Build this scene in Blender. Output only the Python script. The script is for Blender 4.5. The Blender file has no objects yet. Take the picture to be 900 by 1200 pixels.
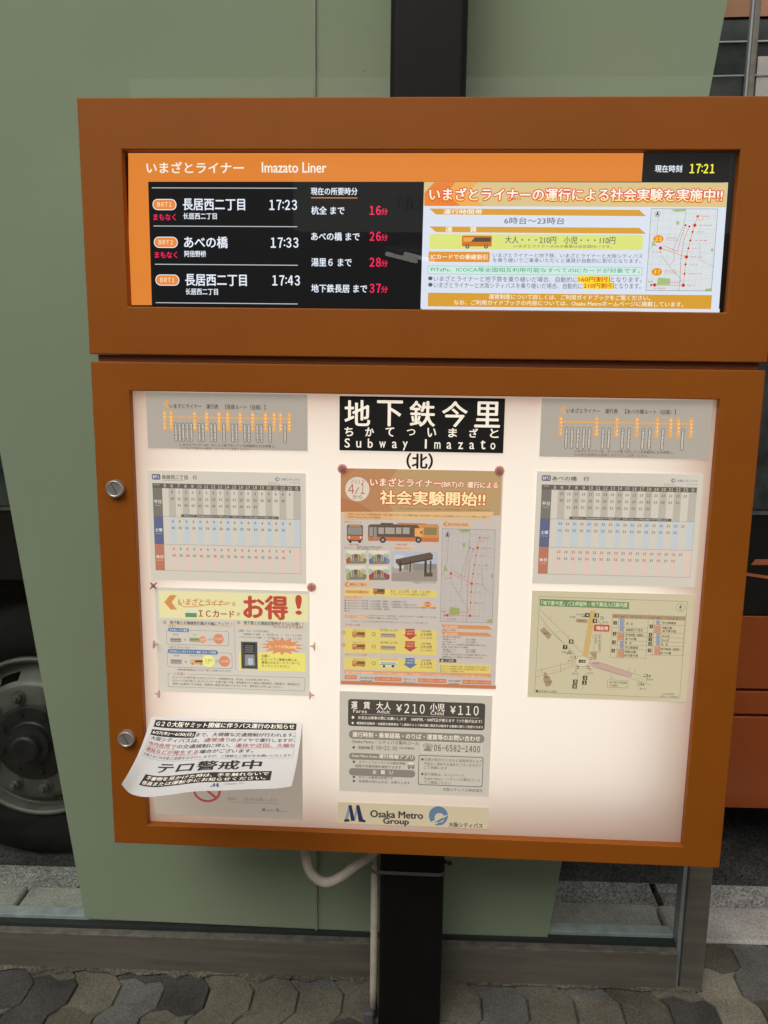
import bpy, bmesh, math, random
from mathutils import Vector, Matrix
random.seed(7)
S = bpy.context.scene
COL = S.collection
PI = math.pi
# ------------------------------------------------------------------ camera
CAM = Vector((0.07520, -1.53248, 1.51980))
FWD = Vector((-0.04907, 0.98212, -0.18173)).normalized()
RGT = Vector((0.99856, 0.05218, 0.01238)).normalized()
UPV = RGT.cross(FWD).normalized()
cd = bpy.data.cameras.new('camera'); cam = bpy.data.objects.new('camera', cd); COL.objects.link(cam)
cd.sensor_fit = 'VERTICAL'; cd.sensor_height = 36; cd.sensor_width = 27; cd.lens = 990 / 1200 * 36
cd.clip_start = 0.05; cd.clip_end = 600
cam.matrix_world = Matrix(((RGT.x, UPV.x, -FWD.x, CAM.x), (RGT.y, UPV.y, -FWD.y, CAM.y), (RGT.z, UPV.z, -FWD.z, CAM.z), (0, 0, 0, 1)))
S.camera = cam
# ------------------------------------------------------------------ light
SUN_EL, SUN_AZ = math.radians(48), math.radians(200)
w = bpy.data.worlds.new("World"); S.world = w; w.use_nodes = True
nt = w.node_tree; bg = nt.nodes['Background']
sky = nt.nodes.new('ShaderNodeTexSky'); sky.sky_type = 'NISHITA'; sky.sun_disc = False
sky.sun_elevation = SUN_EL; sky.sun_rotation = SUN_AZ; sky.air_density = 1.2; sky.dust_density = 4.0; sky.ozone_density = 1.0
hs = nt.nodes.new('ShaderNodeHueSaturation'); hs.inputs['Saturation'].default_value = 0.25
nt.links.new(sky.outputs[0], hs.inputs['Color']); nt.links.new(hs.outputs[0], bg.inputs[0])
bg.inputs[1].default_value = 0.15
sl = bpy.data.lights.new('sun', 'SUN'); sl.energy = 0.5; sl.angle = math.radians(35); sl.color = (1, .95, .88)
so = bpy.data.objects.new('sun', sl); COL.objects.link(so)
# towards the sun: behind the camera, high, a little to the left
sd = Vector((math.sin(SUN_AZ) * math.cos(SUN_EL), math.cos(SUN_AZ) * math.cos(SUN_EL), math.sin(SUN_EL)))
so.rotation_euler = sd.to_track_quat('Z', 'Y').to_euler(); so.location = (0, -6, 12)
S.view_settings.view_transform = 'Standard'; S.view_settings.look = 'None'; S.view_settings.gamma = 1
EXPO = -0.25
S.view_settings.exposure = EXPO
GAIN = 2 ** (-EXPO)
S.render.engine = 'CYCLES'
cy = S.cycles
cy.use_denoising = True
cy.max_bounces = 10; cy.diffuse_bounces = 5; cy.glossy_bounces = 5; cy.transmission_bounces = 8; cy.transparent_max_bounces = 12
cy.sample_clamp_indirect = 6; cy.caustics_reflective = False; cy.caustics_refractive = False

# ------------------------------------------------------------------ helpers
def at(px, py, y=None, z=None):
    d = FWD + RGT * ((px - 450) / 990) - UPV * ((py - 600) / 990)
    t = (y - CAM.y) / d.y if y is not None else (z - CAM.z) / d.z
    return CAM + d * t
def lin(c): return tuple((v / 255 / 12.92) if v / 255 <= .04045 else ((v / 255 + .055) / 1.055) ** 2.4 for v in c)
TILT = 0.016                                   # the street falls gently along the kerb
def tilt(me):
    for v in me.vertices: v.co.z += TILT * v.co.x
def obj(name, bm, mat, parent=None, loc=(0, 0, 0), bevel=0, seg=2, smooth=False, slope=False):
    me = bpy.data.meshes.new(name)
    if isinstance(bm, bmesh.types.BMesh):
        bmesh.ops.recalc_face_normals(bm, faces=bm.faces[:])
        bm.to_mesh(me); bm.free()
    if slope: tilt(me)
    L = Vector(loc)
    if L.length > 0:
        for v in me.vertices: v.co -= L
    for m in (mat if isinstance(mat, (list, tuple)) else [mat]): me.materials.append(m)
    o = bpy.data.objects.new(name, me); COL.objects.link(o)
    if parent is not None:
        o.parent = parent; o.location = L - W(parent)
    else: o.location = L
    if smooth:
        for p in me.polygons: p.use_smooth = True
    if bevel:
        b = o.modifiers.new('b', 'BEVEL'); b.width = bevel; b.segments = seg; b.limit_method = 'ANGLE'; b.angle_limit = math.radians(35)
        b.harden_normals = False
        for p in me.polygons: p.use_smooth = True
        n = o.modifiers.new('n', 'WEIGHTED_NORMAL'); n.keep_sharp = False
    return o
def W(o):
    v = Vector(o.location); p = o.parent
    while p: v += Vector(p.location); p = p.parent
    return v
def thing(name, label, cat, loc=(0, 0, 0), group=None):
    o = bpy.data.objects.new(name, None); COL.objects.link(o); o.location = loc; o.empty_display_size = .1
    return tag(o, label, cat, group)
def tag(o, label, cat=None, group=None):
    o['label'] = label
    if cat: o['category'] = cat
    if group: o['group'] = group
    return o
def struct(o, label, cat):
    o['kind'] = 'structure'; return tag(o, label, cat)
def box(bm, x0, x1, y0, y1, z0, z1, mi=0):
    v = [bm.verts.new(p) for p in ((x0, y0, z0), (x1, y0, z0), (x1, y1, z0), (x0, y1, z0), (x0, y0, z1), (x1, y0, z1), (x1, y1, z1), (x0, y1, z1))]
    for f in ((0, 3, 2, 1), (4, 5, 6, 7), (0, 1, 5, 4), (1, 2, 6, 5), (2, 3, 7, 6), (3, 0, 4, 7)):
        q = bm.faces.new([v[i] for i in f]); q.material_index = mi
    return bm
def NB(): return bmesh.new()
def ring(bm, o, i, y0, y1):                    # rectangular frame o=(x0,x1,z0,z1) with opening i, from y0 to y1
    def c(r): return [(r[0], r[2]), (r[1], r[2]), (r[1], r[3]), (r[0], r[3])]
    vs = [[bm.verts.new((x, y, z)) for x, z in c(r)] for r in (o, i) for y in (y0, y1)]
    of, ob, inf, inb = vs
    for k in range(4):
        j = (k + 1) % 4
        for q in ((of[k], of[j], inf[j], inf[k]), (ob[k], inb[k], inb[j], ob[j]), (of[k], ob[k], ob[j], of[j]), (inf[k], inf[j], inb[j], inb[k])):
            bm.faces.new(q)
    return bm
def prism(bm, pts, y0, y1, mi=0):              # polygon in (x, z) pushed from y0 to y1
    a = [bm.verts.new((x, y0, z)) for x, z in pts]; b = [bm.verts.new((x, y1, z)) for x, z in pts]
    n = len(pts)
    fs = [bm.faces.new(a), bm.faces.new(b[::-1])]
    for k in range(n): fs.append(bm.faces.new((a[k], b[k], b[(k + 1) % n], a[(k + 1) % n])))
    for f in fs: f.material_index = mi
    return bm
def tube(bm, pts, r, n=12, caps=True):
    pts = [Vector(p) for p in pts]; rings = []
    up = None
    for k, p in enumerate(pts):
        t = (pts[min(k + 1, len(pts) - 1)] - pts[max(k - 1, 0)]).normalized()
        if up is None: up = t.orthogonal().normalized()
        up = (up - t * up.dot(t)).normalized(); s = t.cross(up)
        rings.append([bm.verts.new(p + r * (math.cos(2 * PI * i / n) * up + math.sin(2 * PI * i / n) * s)) for i in range(n)])
    for a, b in zip(rings, rings[1:]):
        for i in range(n): bm.faces.new((a[i], a[(i + 1) % n], b[(i + 1) % n], b[i]))
    if caps: bm.faces.new(rings[0]); bm.faces.new(rings[-1][::-1])
    return bm
def smooth_path(P, k=8):
    P = [Vector(p) for p in P]; P = [2 * P[0] - P[1]] + P + [2 * P[-1] - P[-2]]; out = []
    for i in range(1, len(P) - 2):
        for s in range(k):
            t = s / k; a, b, c, d = P[i - 1:i + 3]
            out.append(.5 * ((2 * b) + (c - a) * t + (2 * a - 5 * b + 4 * c - d) * t * t + (3 * b - a - 3 * c + d) * t ** 3))
    return out + [P[-2]]
def lathe(bm, prof, c, n=64, skip=None):       # profile of (radius, y) turned about the y axis through c=(x, z)
    rs = []
    for r, y in prof:
        rs.append([bm.verts.new((c[0] + r * math.cos(2 * PI * i / n), y, c[1] + r * math.sin(2 * PI * i / n))) for i in range(n)] if r > 1e-5 else [bm.verts.new((c[0], y, c[1]))])
    for k, (a, b) in enumerate(zip(rs, rs[1:])):
        for i in range(n):
            if skip and skip(k, i): continue
            j = (i + 1) % n
            if len(a) == 1 and len(b) == 1: continue
            if len(a) == 1: bm.faces.new((a[0], b[j], b[i]))
            elif len(b) == 1: bm.faces.new((a[i], a[j], b[0]))
            else: bm.faces.new((a[i], a[j], b[j], b[i]))
    return bm

# ------------------------------------------------------------------ materials
def newmat(name):
    m = bpy.data.materials.new(name); m.use_nodes = True
    return m, m.node_tree, m.node_tree.nodes, m.node_tree.links
def pbr(name, c, rough=.5, metal=0, var=.15, scale=8, bump=0, bscale=200, spec=.5, rvar=.1, c2=None, stretch=None, coat=0):
    m, t, N, L = newmat(name); b = N['Principled BSDF']
    b.inputs['Metallic'].default_value = metal; b.inputs['Specular IOR Level'].default_value = spec
    if coat: b.inputs['Coat Weight'].default_value = coat; b.inputs['Coat Roughness'].default_value = .08
    tc = N.new('ShaderNodeTexCoord'); mp = N.new('ShaderNodeMapping'); L.new(tc.outputs['Object'], mp.inputs[0])
    if stretch: mp.inputs['Scale'].default_value = stretch
    n = N.new('ShaderNodeTexNoise'); n.inputs['Scale'].default_value = scale; n.inputs['Detail'].default_value = 6; n.inputs['Roughness'].default_value = .6
    L.new(mp.outputs[0], n.inputs['Vector'])
    r = N.new('ShaderNodeValToRGB'); r.color_ramp.elements[0].position = .3; r.color_ramp.elements[1].position = .7
    a = tuple(max(0, v * (1 - var)) for v in c); d = tuple(min(1, v * (1 + var)) for v in c) if c2 is None else c2
    r.color_ramp.elements[0].color = (*a, 1); r.color_ramp.elements[1].color = (*d, 1)
    L.new(n.outputs[0], r.inputs[0]); L.new(r.outputs[0], b.inputs['Base Color'])
    mr = N.new('ShaderNodeMapRange'); mr.inputs['To Min'].default_value = max(.02, rough - rvar); mr.inputs['To Max'].default_value = min(1, rough + rvar)
    L.new(n.outputs[0], mr.inputs[0]); L.new(mr.outputs[0], b.inputs['Roughness'])
    if bump:
        n2 = N.new('ShaderNodeTexNoise'); n2.inputs['Scale'].default_value = bscale; n2.inputs['Detail'].default_value = 5
        L.new(mp.outputs[0], n2.inputs['Vector'])
        bp = N.new('ShaderNodeBump'); bp.inputs['Strength'].default_value = bump; bp.inputs['Distance'].default_value = .004
        L.new(n2.outputs[0], bp.inputs['Height']); L.new(bp.outputs[0], b.inputs['Normal'])
    return m
def stone(name, c, c2, speck=(.6, .6, .58), amount=.5, scale=260, bump=.5):
    m = pbr(name, c, .9, var=.3, scale=5, bump=bump, bscale=120, spec=.25, c2=c2, rvar=.05)
    N, L = m.node_tree.nodes, m.node_tree.links; b = N['Principled BSDF']
    src = b.inputs['Base Color'].links[0].from_socket
    v = N.new('ShaderNodeTexVoronoi'); v.inputs['Scale'].default_value = scale
    tc = [x for x in N if x.type == 'TEX_COORD'][0]; L.new(tc.outputs['Object'], v.inputs['Vector'])
    mx = N.new('ShaderNodeMix'); mx.data_type = 'RGBA'; mx.blend_type = 'OVERLAY'; mx.inputs[0].default_value = amount
    bw = N.new('ShaderNodeRGBToBW'); L.new(v.outputs['Color'], bw.inputs[0])
    L.new(src, mx.inputs[6]); L.new(bw.outputs[0], mx.inputs[7]); L.new(mx.outputs[2], b.inputs['Base Color'])
    return m
def glass_mat(name, tint=(.9, .97, .93), rough=0.0, ior=1.5):
    m, t, N, L = newmat(name); N.remove(N['Principled BSDF'])
    tr = N.new('ShaderNodeBsdfTransparent'); tr.inputs[0].default_value = (*tint, 1)
    g = N.new('ShaderNodeBsdfGlossy'); g.inputs['Roughness'].default_value = rough
    f = N.new('ShaderNodeFresnel'); ge = N.new('ShaderNodeNewGeometry'); mr = N.new('ShaderNodeMapRange')
    mr.inputs['To Min'].default_value = ior; mr.inputs['To Max'].default_value = 1 / ior      # a thin sheet reflects alike from both sides
    L.new(ge.outputs['Backfacing'], mr.inputs[0]); L.new(mr.outputs[0], f.inputs[0])
    mx = N.new('ShaderNodeMixShader'); L.new(f.outputs[0], mx.inputs[0]); L.new(tr.outputs[0], mx.inputs[1]); L.new(g.outputs[0], mx.inputs[2])
    L.new(mx.outputs[0], N['Material Output'].inputs[0]); return m
def emit(name, c, k, sample=True):
    m, t, N, L = newmat(name); N.remove(N['Principled BSDF'])
    e = N.new('ShaderNodeEmission'); e.inputs[0].default_value = (*c, 1); e.inputs[1].default_value = k
    L.new(e.outputs[0], N['Material Output'].inputs[0])
    if not sample: m.cycles.emission_sampling = 'NONE'
    return m
def translucent(name, c, back=.5):
    m, t, N, L = newmat(name); N.remove(N['Principled BSDF'])
    d = N.new('ShaderNodeBsdfDiffuse'); d.inputs[0].default_value = (*c, 1)
    tl = N.new('ShaderNodeBsdfTranslucent'); tl.inputs[0].default_value = (*c, 1)
    mx = N.new('ShaderNodeMixShader'); mx.inputs[0].default_value = back
    L.new(d.outputs[0], mx.inputs[1]); L.new(tl.outputs[0], mx.inputs[2]); L.new(mx.outputs[0], N['Material Output'].inputs[0]); return m
# sheet inks toned paler and warmer, the box's warm light put into their colour
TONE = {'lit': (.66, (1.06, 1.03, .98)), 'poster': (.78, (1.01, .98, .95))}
_INK = {}
def ink(c, mode='lit'):
    """printed colour: 'lit' on a sheet with the backlight put in as glow, 'screen' a lit display pixel, 'flat' plain ink"""
    key = (tuple(c), mode)
    if key in _INK: return _INK[key]
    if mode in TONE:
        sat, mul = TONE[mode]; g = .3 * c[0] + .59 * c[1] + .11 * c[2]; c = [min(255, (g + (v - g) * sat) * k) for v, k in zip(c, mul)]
    l = lin(c); m, t, N, L = newmat('ink'); b = N['Principled BSDF']
    b.inputs['Roughness'].default_value = .7; b.inputs['Specular IOR Level'].default_value = .2
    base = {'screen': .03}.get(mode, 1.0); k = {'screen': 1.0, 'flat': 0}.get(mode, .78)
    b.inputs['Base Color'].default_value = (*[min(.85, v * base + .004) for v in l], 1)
    b.inputs['Emission Color'].default_value = (*l, 1); b.inputs['Emission Strength'].default_value = k * GAIN  # sheets and their print emit, standing in for light from behind
    m.cycles.emission_sampling = 'NONE'
    _INK[key] = m; return m
def ink_grad(c0, c1, z0, z1, mode):
    m = ink(c0, mode).copy(); N, L = m.node_tree.nodes, m.node_tree.links; b = N['Principled BSDF']
    tc = N.new('ShaderNodeTexCoord'); sx = N.new('ShaderNodeSeparateXYZ'); L.new(tc.outputs['Object'], sx.inputs[0])
    mr = N.new('ShaderNodeMapRange'); mr.inputs['From Min'].default_value = z0; mr.inputs['From Max'].default_value = z1; L.new(sx.outputs['Z'], mr.inputs[0])
    mx = N.new('ShaderNodeMix'); mx.data_type = 'RGBA'; mx.inputs[6].default_value = (*lin(c0), 1); mx.inputs[7].default_value = (*lin(c1), 1)
    L.new(mr.outputs[0], mx.inputs[0]); L.new(mx.outputs[2], b.inputs['Emission Color']); m.cycles.emission_sampling = 'NONE'; return m

# ------------------------------------------------------------------ printing
_G = {}
def glyphs(s, sp=1.0, res=3):
    k = (s, sp)
    if k not in _G:
        c = bpy.data.curves.new('t', 'FONT'); c.body = s; c.resolution_u = res; c.size = 1; c.space_character = sp
        o = bpy.data.objects.new('t', c); COL.objects.link(o)
        dg = bpy.context.evaluated_depsgraph_get(); dg.update()
        me = bpy.data.meshes.new_from_object(o.evaluated_get(dg))
        v = [(q.co.x, q.co.y) for q in me.vertices]; f = [tuple(p.vertices) for p in me.polygons]
        bpy.data.objects.remove(o); bpy.data.curves.remove(c); bpy.data.meshes.remove(me)
        if not v: v = [(0, 0)]; f = []
        xs = [p[0] for p in v]; ys = [p[1] for p in v]
        _G[k] = (v, f, (min(xs), max(xs), min(ys), max(ys)))
    return _G[k]
def clock(P, x0, yc, x1, t, h, c, bold=.03):
    a, b = t.split(':'); w_ = x1 - x0
    P.text(x0, yc, x0 + w_ * .43, fw(a), h, c, bold=bold, sp=.6); P.text(x0 + w_ * .57, yc, x1, fw(b), h, c, bold=bold, sp=.6)
    for d in (-.22, .26): P.ell(x0 + w_ * .5, yc + h * d, h * .085, h * .085, c, 4)
def fw(s): return ''.join(chr(ord(ch) + 0xFEE0) if '!' <= ch <= '~' else ch for ch in s)
LAYER = 0.00016
class Print:
    """everything printed on one flat sheet standing at depth y; coordinates go through self.conv"""
    def __init__(s, y, mode='lit', conv=None, warp=None):
        s.y = y; s.mode = mode; s.v = []; s.f = []; s.mi = []; s.mats = []; s.n = 0; s.warp = warp
        s.conv = conv or (lambda px, py: (lambda p: (p.x, p.z))(at(px, py, y=y)))
    def slot(s, c):
        m = c if isinstance(c, bpy.types.Material) else ink(c, s.mode)
        if m not in s.mats: s.mats.append(m)
        return s.mats.index(m)
    def add(s, v2, f, c, L):
        i0 = len(s.v); k = s.slot(c); s.n += 1
        d = LAYER * L + (s.n % 13) * 1e-6
        s.v += [(x, d, z) for x, z in v2]
        for q in f: s.f.append(tuple(i + i0 for i in q)); s.mi.append(k)
    def poly(s, pts, c, L=1): s.add([s.conv(*p) for p in pts], [tuple(range(len(pts)))], c, L)
    def corners(s, x0, y0, x1, y1):
        X0, Z0 = s.conv(x0, y0); X1 = s.conv(x1, y0)[0]; Z1 = s.conv(x0, y1)[1]
        return X0, Z0, X1, Z1
    def rect(s, x0, y0, x1, y1, c, L=1, r=0, nx=1):
        X0, Z0, X1, Z1 = s.corners(x0, y0, x1, y1); s._rr(X0, Z0, X1, Z1, c, L, r * abs(Z1 - Z0), nx)
    def _rr(s, X0, Z0, X1, Z1, c, L, r, nx=1):
        if r <= 0:
            ny = max(1, nx // 4) if nx > 1 else 1
            v = [(X0 + (X1 - X0) * i / nx, Z0 + (Z1 - Z0) * j / ny) for j in range(ny + 1) for i in range(nx + 1)]
            f = [(j * (nx + 1) + i, j * (nx + 1) + i + 1, (j + 1) * (nx + 1) + i + 1, (j + 1) * (nx + 1) + i) for j in range(ny) for i in range(nx)]
            s.add(v, f, c, L); return
        v = []
        for cx, cz, a in ((X1 - r, Z0 - r, 90), (X1 - r, Z1 + r, 0), (X0 + r, Z1 + r, -90), (X0 + r, Z0 - r, 180)):
            for k in range(6):
                t = math.radians(a - 18 * k); v.append((cx + r * math.cos(t), cz + r * math.sin(t)))
        s.add(v, [tuple(range(len(v)))], c, L)
    def line(s, pts, c, wd=.5, L=2, dash=None):      # wd in the same units as the coordinates
        a = s.conv(*pts[0]); b = s.conv(pts[0][0], pts[0][1] + wd); h = abs(a[1] - b[1]) / 2
        P = [s.conv(*p) for p in pts]
        for p, q in zip(P, P[1:]):
            dx, dz = q[0] - p[0], q[1] - p[1]; l = math.hypot(dx, dz)
            if l < 1e-9: continue
            ux, uz = dx / l, dz / l; nx, nz = -uz * h, ux * h
            segs = [(0, l)]
            if dash:
                st = h * 2 * dash; segs = [(k * st * 2, min(l, k * st * 2 + st)) for k in range(int(l / (2 * st)) + 1)]
            for t0, t1 in segs:
                x0, z0, x1, z1 = p[0] + ux * t0, p[1] + uz * t0, p[0] + ux * t1, p[1] + uz * t1
                s.add([(x0 + nx, z0 + nz), (x1 + nx, z1 + nz), (x1 - nx, z1 - nz), (x0 - nx, z0 - nz)], [(0, 1, 2, 3)], c, L)
    def frame(s, x0, y0, x1, y1, c, wd=.4, L=2):
        X0, Z0, X1, Z1 = s.corners(x0, y0, x1, y1)
        h = abs(s.conv(x0, y0)[1] - s.conv(x0, y0 + wd)[1])
        for a in ((X0, Z0, X1, Z0 - h), (X0, Z1 + h, X1, Z1), (X0, Z0, X0 + h, Z1), (X1 - h, Z0, X1, Z1)): s._rr(*a, c, L + .1 * random.random(), 0, 12 if s.warp else 1)
    def ell(s, x, y, rx, ry, c, L=1, n=28):
        X, Z = s.conv(x, y); a = abs(s.conv(x + rx, y)[0] - X); b = abs(s.conv(x, y + ry)[1] - Z)
        s.add([(X + a * math.cos(2 * PI * k / n), Z + b * math.sin(2 * PI * k / n)) for k in range(n)], [tuple(range(n))], c, L)
    def burst(s, x, y, rx, ry, c, L=1, n=14):
        X, Z = s.conv(x, y); a = abs(s.conv(x + rx, y)[0] - X); b = abs(s.conv(x, y + ry)[1] - Z)
        s.add([(X + a * (1 if k % 2 else .62) * math.cos(PI * k / n), Z + b * (1 if k % 2 else .62) * math.sin(PI * k / n)) for k in range(2 * n)], [tuple(range(2 * n))], c, L)
    def text(s, x0, yc, x1, t, h, c, L=4, bold=0, sp=1.0, slant=0, outline=None, dz=0):
        v, f, (a, b, lo, hi) = glyphs(t, sp)
        X0, Z0 = s.conv(x0, yc); X1 = s.conv(x1, yc)[0]; H = abs(s.conv(x0, yc + h)[1] - Z0)
        kx = (X1 - X0) / max(1e-6, b - a); kz = H / max(1e-6, hi - lo)
        base = [(X0 + (p[0] - a) * kx + slant * (p[1] - lo) * kz, Z0 + (p[1] - (lo + hi) / 2) * kz) for p in v]
        if outline:
            oc, ow = outline
            for k in range(8):
                o = ow * H
                s.add([(x + o * math.cos(PI * k / 4), z + o * math.sin(PI * k / 4)) for x, z in base], f, oc, L - 1 + k * .05)
        offs = [(0, 0)]
        if bold: offs = [(-bold, 0), (bold, 0), (0, bold * .7), (0, -bold * .7)]
        for k, (ox, oz) in enumerate(offs):
            s.add([(x + ox * H, z + oz * H) for x, z in base], f, c, L + k * .06)
    def build(s, name, parent):
        loc = W(parent); me = bpy.data.meshes.new(name)
        if s.warp: V = [Vector(s.warp(x, d, z)) - loc for x, d, z in s.v]
        else: V = [Vector((x, s.y - d, z)) - loc for x, d, z in s.v]
        me.from_pydata([tuple(p) for p in V], [], s.f)
        for m in s.mats: me.materials.append(m)
        me.polygons.foreach_set('material_index', s.mi); me.update()
        o = bpy.data.objects.new(name, me); COL.objects.link(o); o.parent = parent; return o
def mm(tl, y):                                  # millimetres right and down from a sheet's upper left corner
    p = at(*tl, y=y); return lambda a, b: (p.x + a / 1000, p.z - b / 1000)
# ------------------------------------------------------------------ setting: street
M_ORANGE = pbr('orange_paint', (.37, .102, .0060), .5, var=.08, scale=2.5, bump=.14, bscale=700, rvar=.08, spec=.28)
M_ORANGE_SHADE = pbr('orange_paint_shaded', (.2, .052, .007), .5, var=.06, scale=3)  # cabinet orange with the shade of the recessed gap put in
M_BLACK = pbr('black_steel', (.006, .0058, .005), .5, spec=.22, var=.25, scale=6, bump=.15, bscale=500, rvar=.08)
M_STEEL = pbr('stainless', (.23, .21, .17), .42, metal=.45, var=.18, scale=4, stretch=(1, 6, 14), bump=.05, bscale=300)
M_CHROME = pbr('chrome', (.66, .63, .58), .34, metal=.75, var=.08, scale=60)
M_RUBBER = pbr('rubber', (.009, .0088, .0085), .85, var=.3, scale=30, spec=.2)
M_GASKET = pbr('gasket', (.03, .036, .033), .6)
M_KERB = stone('kerb_stone', (.47, .45, .40), (.60, .58, .52), amount=.35, scale=330)
M_GUTTER = stone('gutter_stone', (.29, .285, .255), (.44, .435, .40), amount=.75, scale=210, bump=.9)
M_ASPH = stone('asphalt', (.045, .044, .042), (.085, .083, .078), amount=.85, scale=190, bump=1)
M_BED = stone('joint_sand', (.10, .086, .062), (.26, .225, .17), amount=.5, scale=300)
PAV = [stone('paver', a, b, amount=.42, scale=420, bump=.6) for a, b in (
    ((.15, .146, .13), (.21, .206, .185)), ((.165, .15, .108), (.23, .212, .158)), ((.28, .255, .19), (.36, .33, .25)), ((.065, .061, .054), (.11, .103, .092)), ((.115, .103, .072), (.165, .15, .11)))]

def sheet(name, x0, x1, y0, y1, z, mat, label, cat, n=1):
    bm = NB()
    for i in range(n):
        xa = x0 + (x1 - x0) * i / n; xb = x0 + (x1 - x0) * (i + 1) / n
        bm.faces.new([bm.verts.new(p) for p in ((xa, y0, z), (xb, y0, z), (xb, y1, z), (xa, y1, z))])
    return struct(obj(name, bm, mat, slope=True), label, cat)
sheet('road', -60, 60, .93, 60, -.130, M_ASPH, 'dark rough asphalt road under the bus beyond the kerb', 'road')
sheet('ground', -60, 60, -60, .49, -.008, M_BED, 'sandy bed showing in the joints between the grey paving stones', 'ground')
# the gutter of coarse concrete slabs
bm = NB()
for k in range(-20, 20):
    x0 = k * .9 - .085; box(bm, x0 + .009, x0 + .891, .655, .925, -.28, -.122)
struct(obj('gutter', bm, M_GUTTER, slope=True, bevel=.004), 'strip of coarse grey gutter slabs between kerb and asphalt', 'gutter')
bm = NB()
for k in range(-30, 30):
    x0 = .745 + k * .6
    box(bm, x0 + .004, x0 + .596, .494 + random.uniform(-.002, .002), .645, -.3, .001 + random.uniform(-.002, .002))
kb = struct(obj('kerb', bm, M_KERB, slope=True, bevel=.012, seg=3), 'pale concrete kerb stones along the edge of the pavement', 'kerb')
# interlocking wavy pavers
bm = NB()
PW, PL, A = .110, .205, .015
def wave_side(x, y0, y1, ph):                    # long wavy edge
    out = []
    for t, d in ((0, 0), (.085, 1), (.41, 1), (.5, 0), (.585, -1), (.91, -1)): out.append((x + A * d * ph, y0 + (y1 - y0) * t))
    return out
for i in range(-30, 30):
    for j in range(-16, 4):
        off = (PL / 2) * (i % 2)
        x0, x1 = i * PW, (i + 1) * PW; y0, y1 = .49 - (j + 1) * PL * 1.0 + off, .49 - j * PL + off
        sg = 1 if i % 2 else -1; ya = wave_side(x0, y0, y1, sg); yb = wave_side(x1, y0, y1, sg)
        pts = [(x, y) for x, y in ya] + [(x0, y1)]
        pts += [((x0 * 2 + x1) / 3, y1 + .010), ((x0 + x1 * 2) / 3, y1 - .010)]
        pts += [(x1, y1)] + yb[::-1]
        pts += [((x0 + x1 * 2) / 3, y0 - .010), ((x0 * 2 + x1) / 3, y0 + .010)]
        if min(p[1] for p in pts) > .488: continue
        cx, cyy = (x0 + x1) / 2, (y0 + y1) / 2
        pts = [(cx + (x - cx) * .972, min(.488, cyy + (y - cyy) * .986)) for x, y in pts]
        h = random.uniform(-.0025, .0015); tx, ty = random.uniform(-.02, .02), random.uniform(-.012, .012)
        mi = random.choices(range(5), (4, 4, 1, 4, 4))[0]
        def z(x, y): return h + tx * (x - cx) + ty * (y - cyy)
        g = .955
        top = [bm.verts.new((cx + (x - cx) * g, cyy + (y - cyy) * (g + .03), z(x, y))) for x, y in pts]
        mid = [bm.verts.new((x, y, z(x, y) - .0045)) for x, y in pts]
        low = [bm.verts.new((x, y, -.04)) for x, y in pts]
        fs = [bm.faces.new(top)]
        n = len(pts)
        for a, b in ((top, mid), (mid, low)):
            for k in range(n):
                try: fs.append(bm.faces.new((a[k], b[k], b[(k + 1) % n], a[(k + 1) % n])))
                except ValueError: pass
        for f in fs: f.material_index = mi
struct(obj('pavement', bm, PAV, slope=True), 'grey wavy interlocking paving stones in light and dark shades', 'pavement')
# crumbs of sand and mortar along the foot of the rail
bm = NB()
pr = [(-1.6 + k * .03, .308 - .016 * random.random() ** 2 * (1.6 if k < 55 else .6)) for k in range(80)]
a = [bm.verts.new((x, y, .003)) for x, y in pr]; b = [bm.verts.new((x, .314, .010)) for x, y in pr]
for k in range(len(pr) - 1): bm.faces.new((a[k], a[k + 1], b[k + 1], b[k]))
tag(obj('mortar_crumbs', bm, stone('mortar', (.10, .086, .06), (.19, .165, .12), amount=.6, scale=240, bump=1), slope=True), 'sandy mortar and grit gathered along the foot of the steel rail', 'grit')['kind'] = 'stuff'

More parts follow.
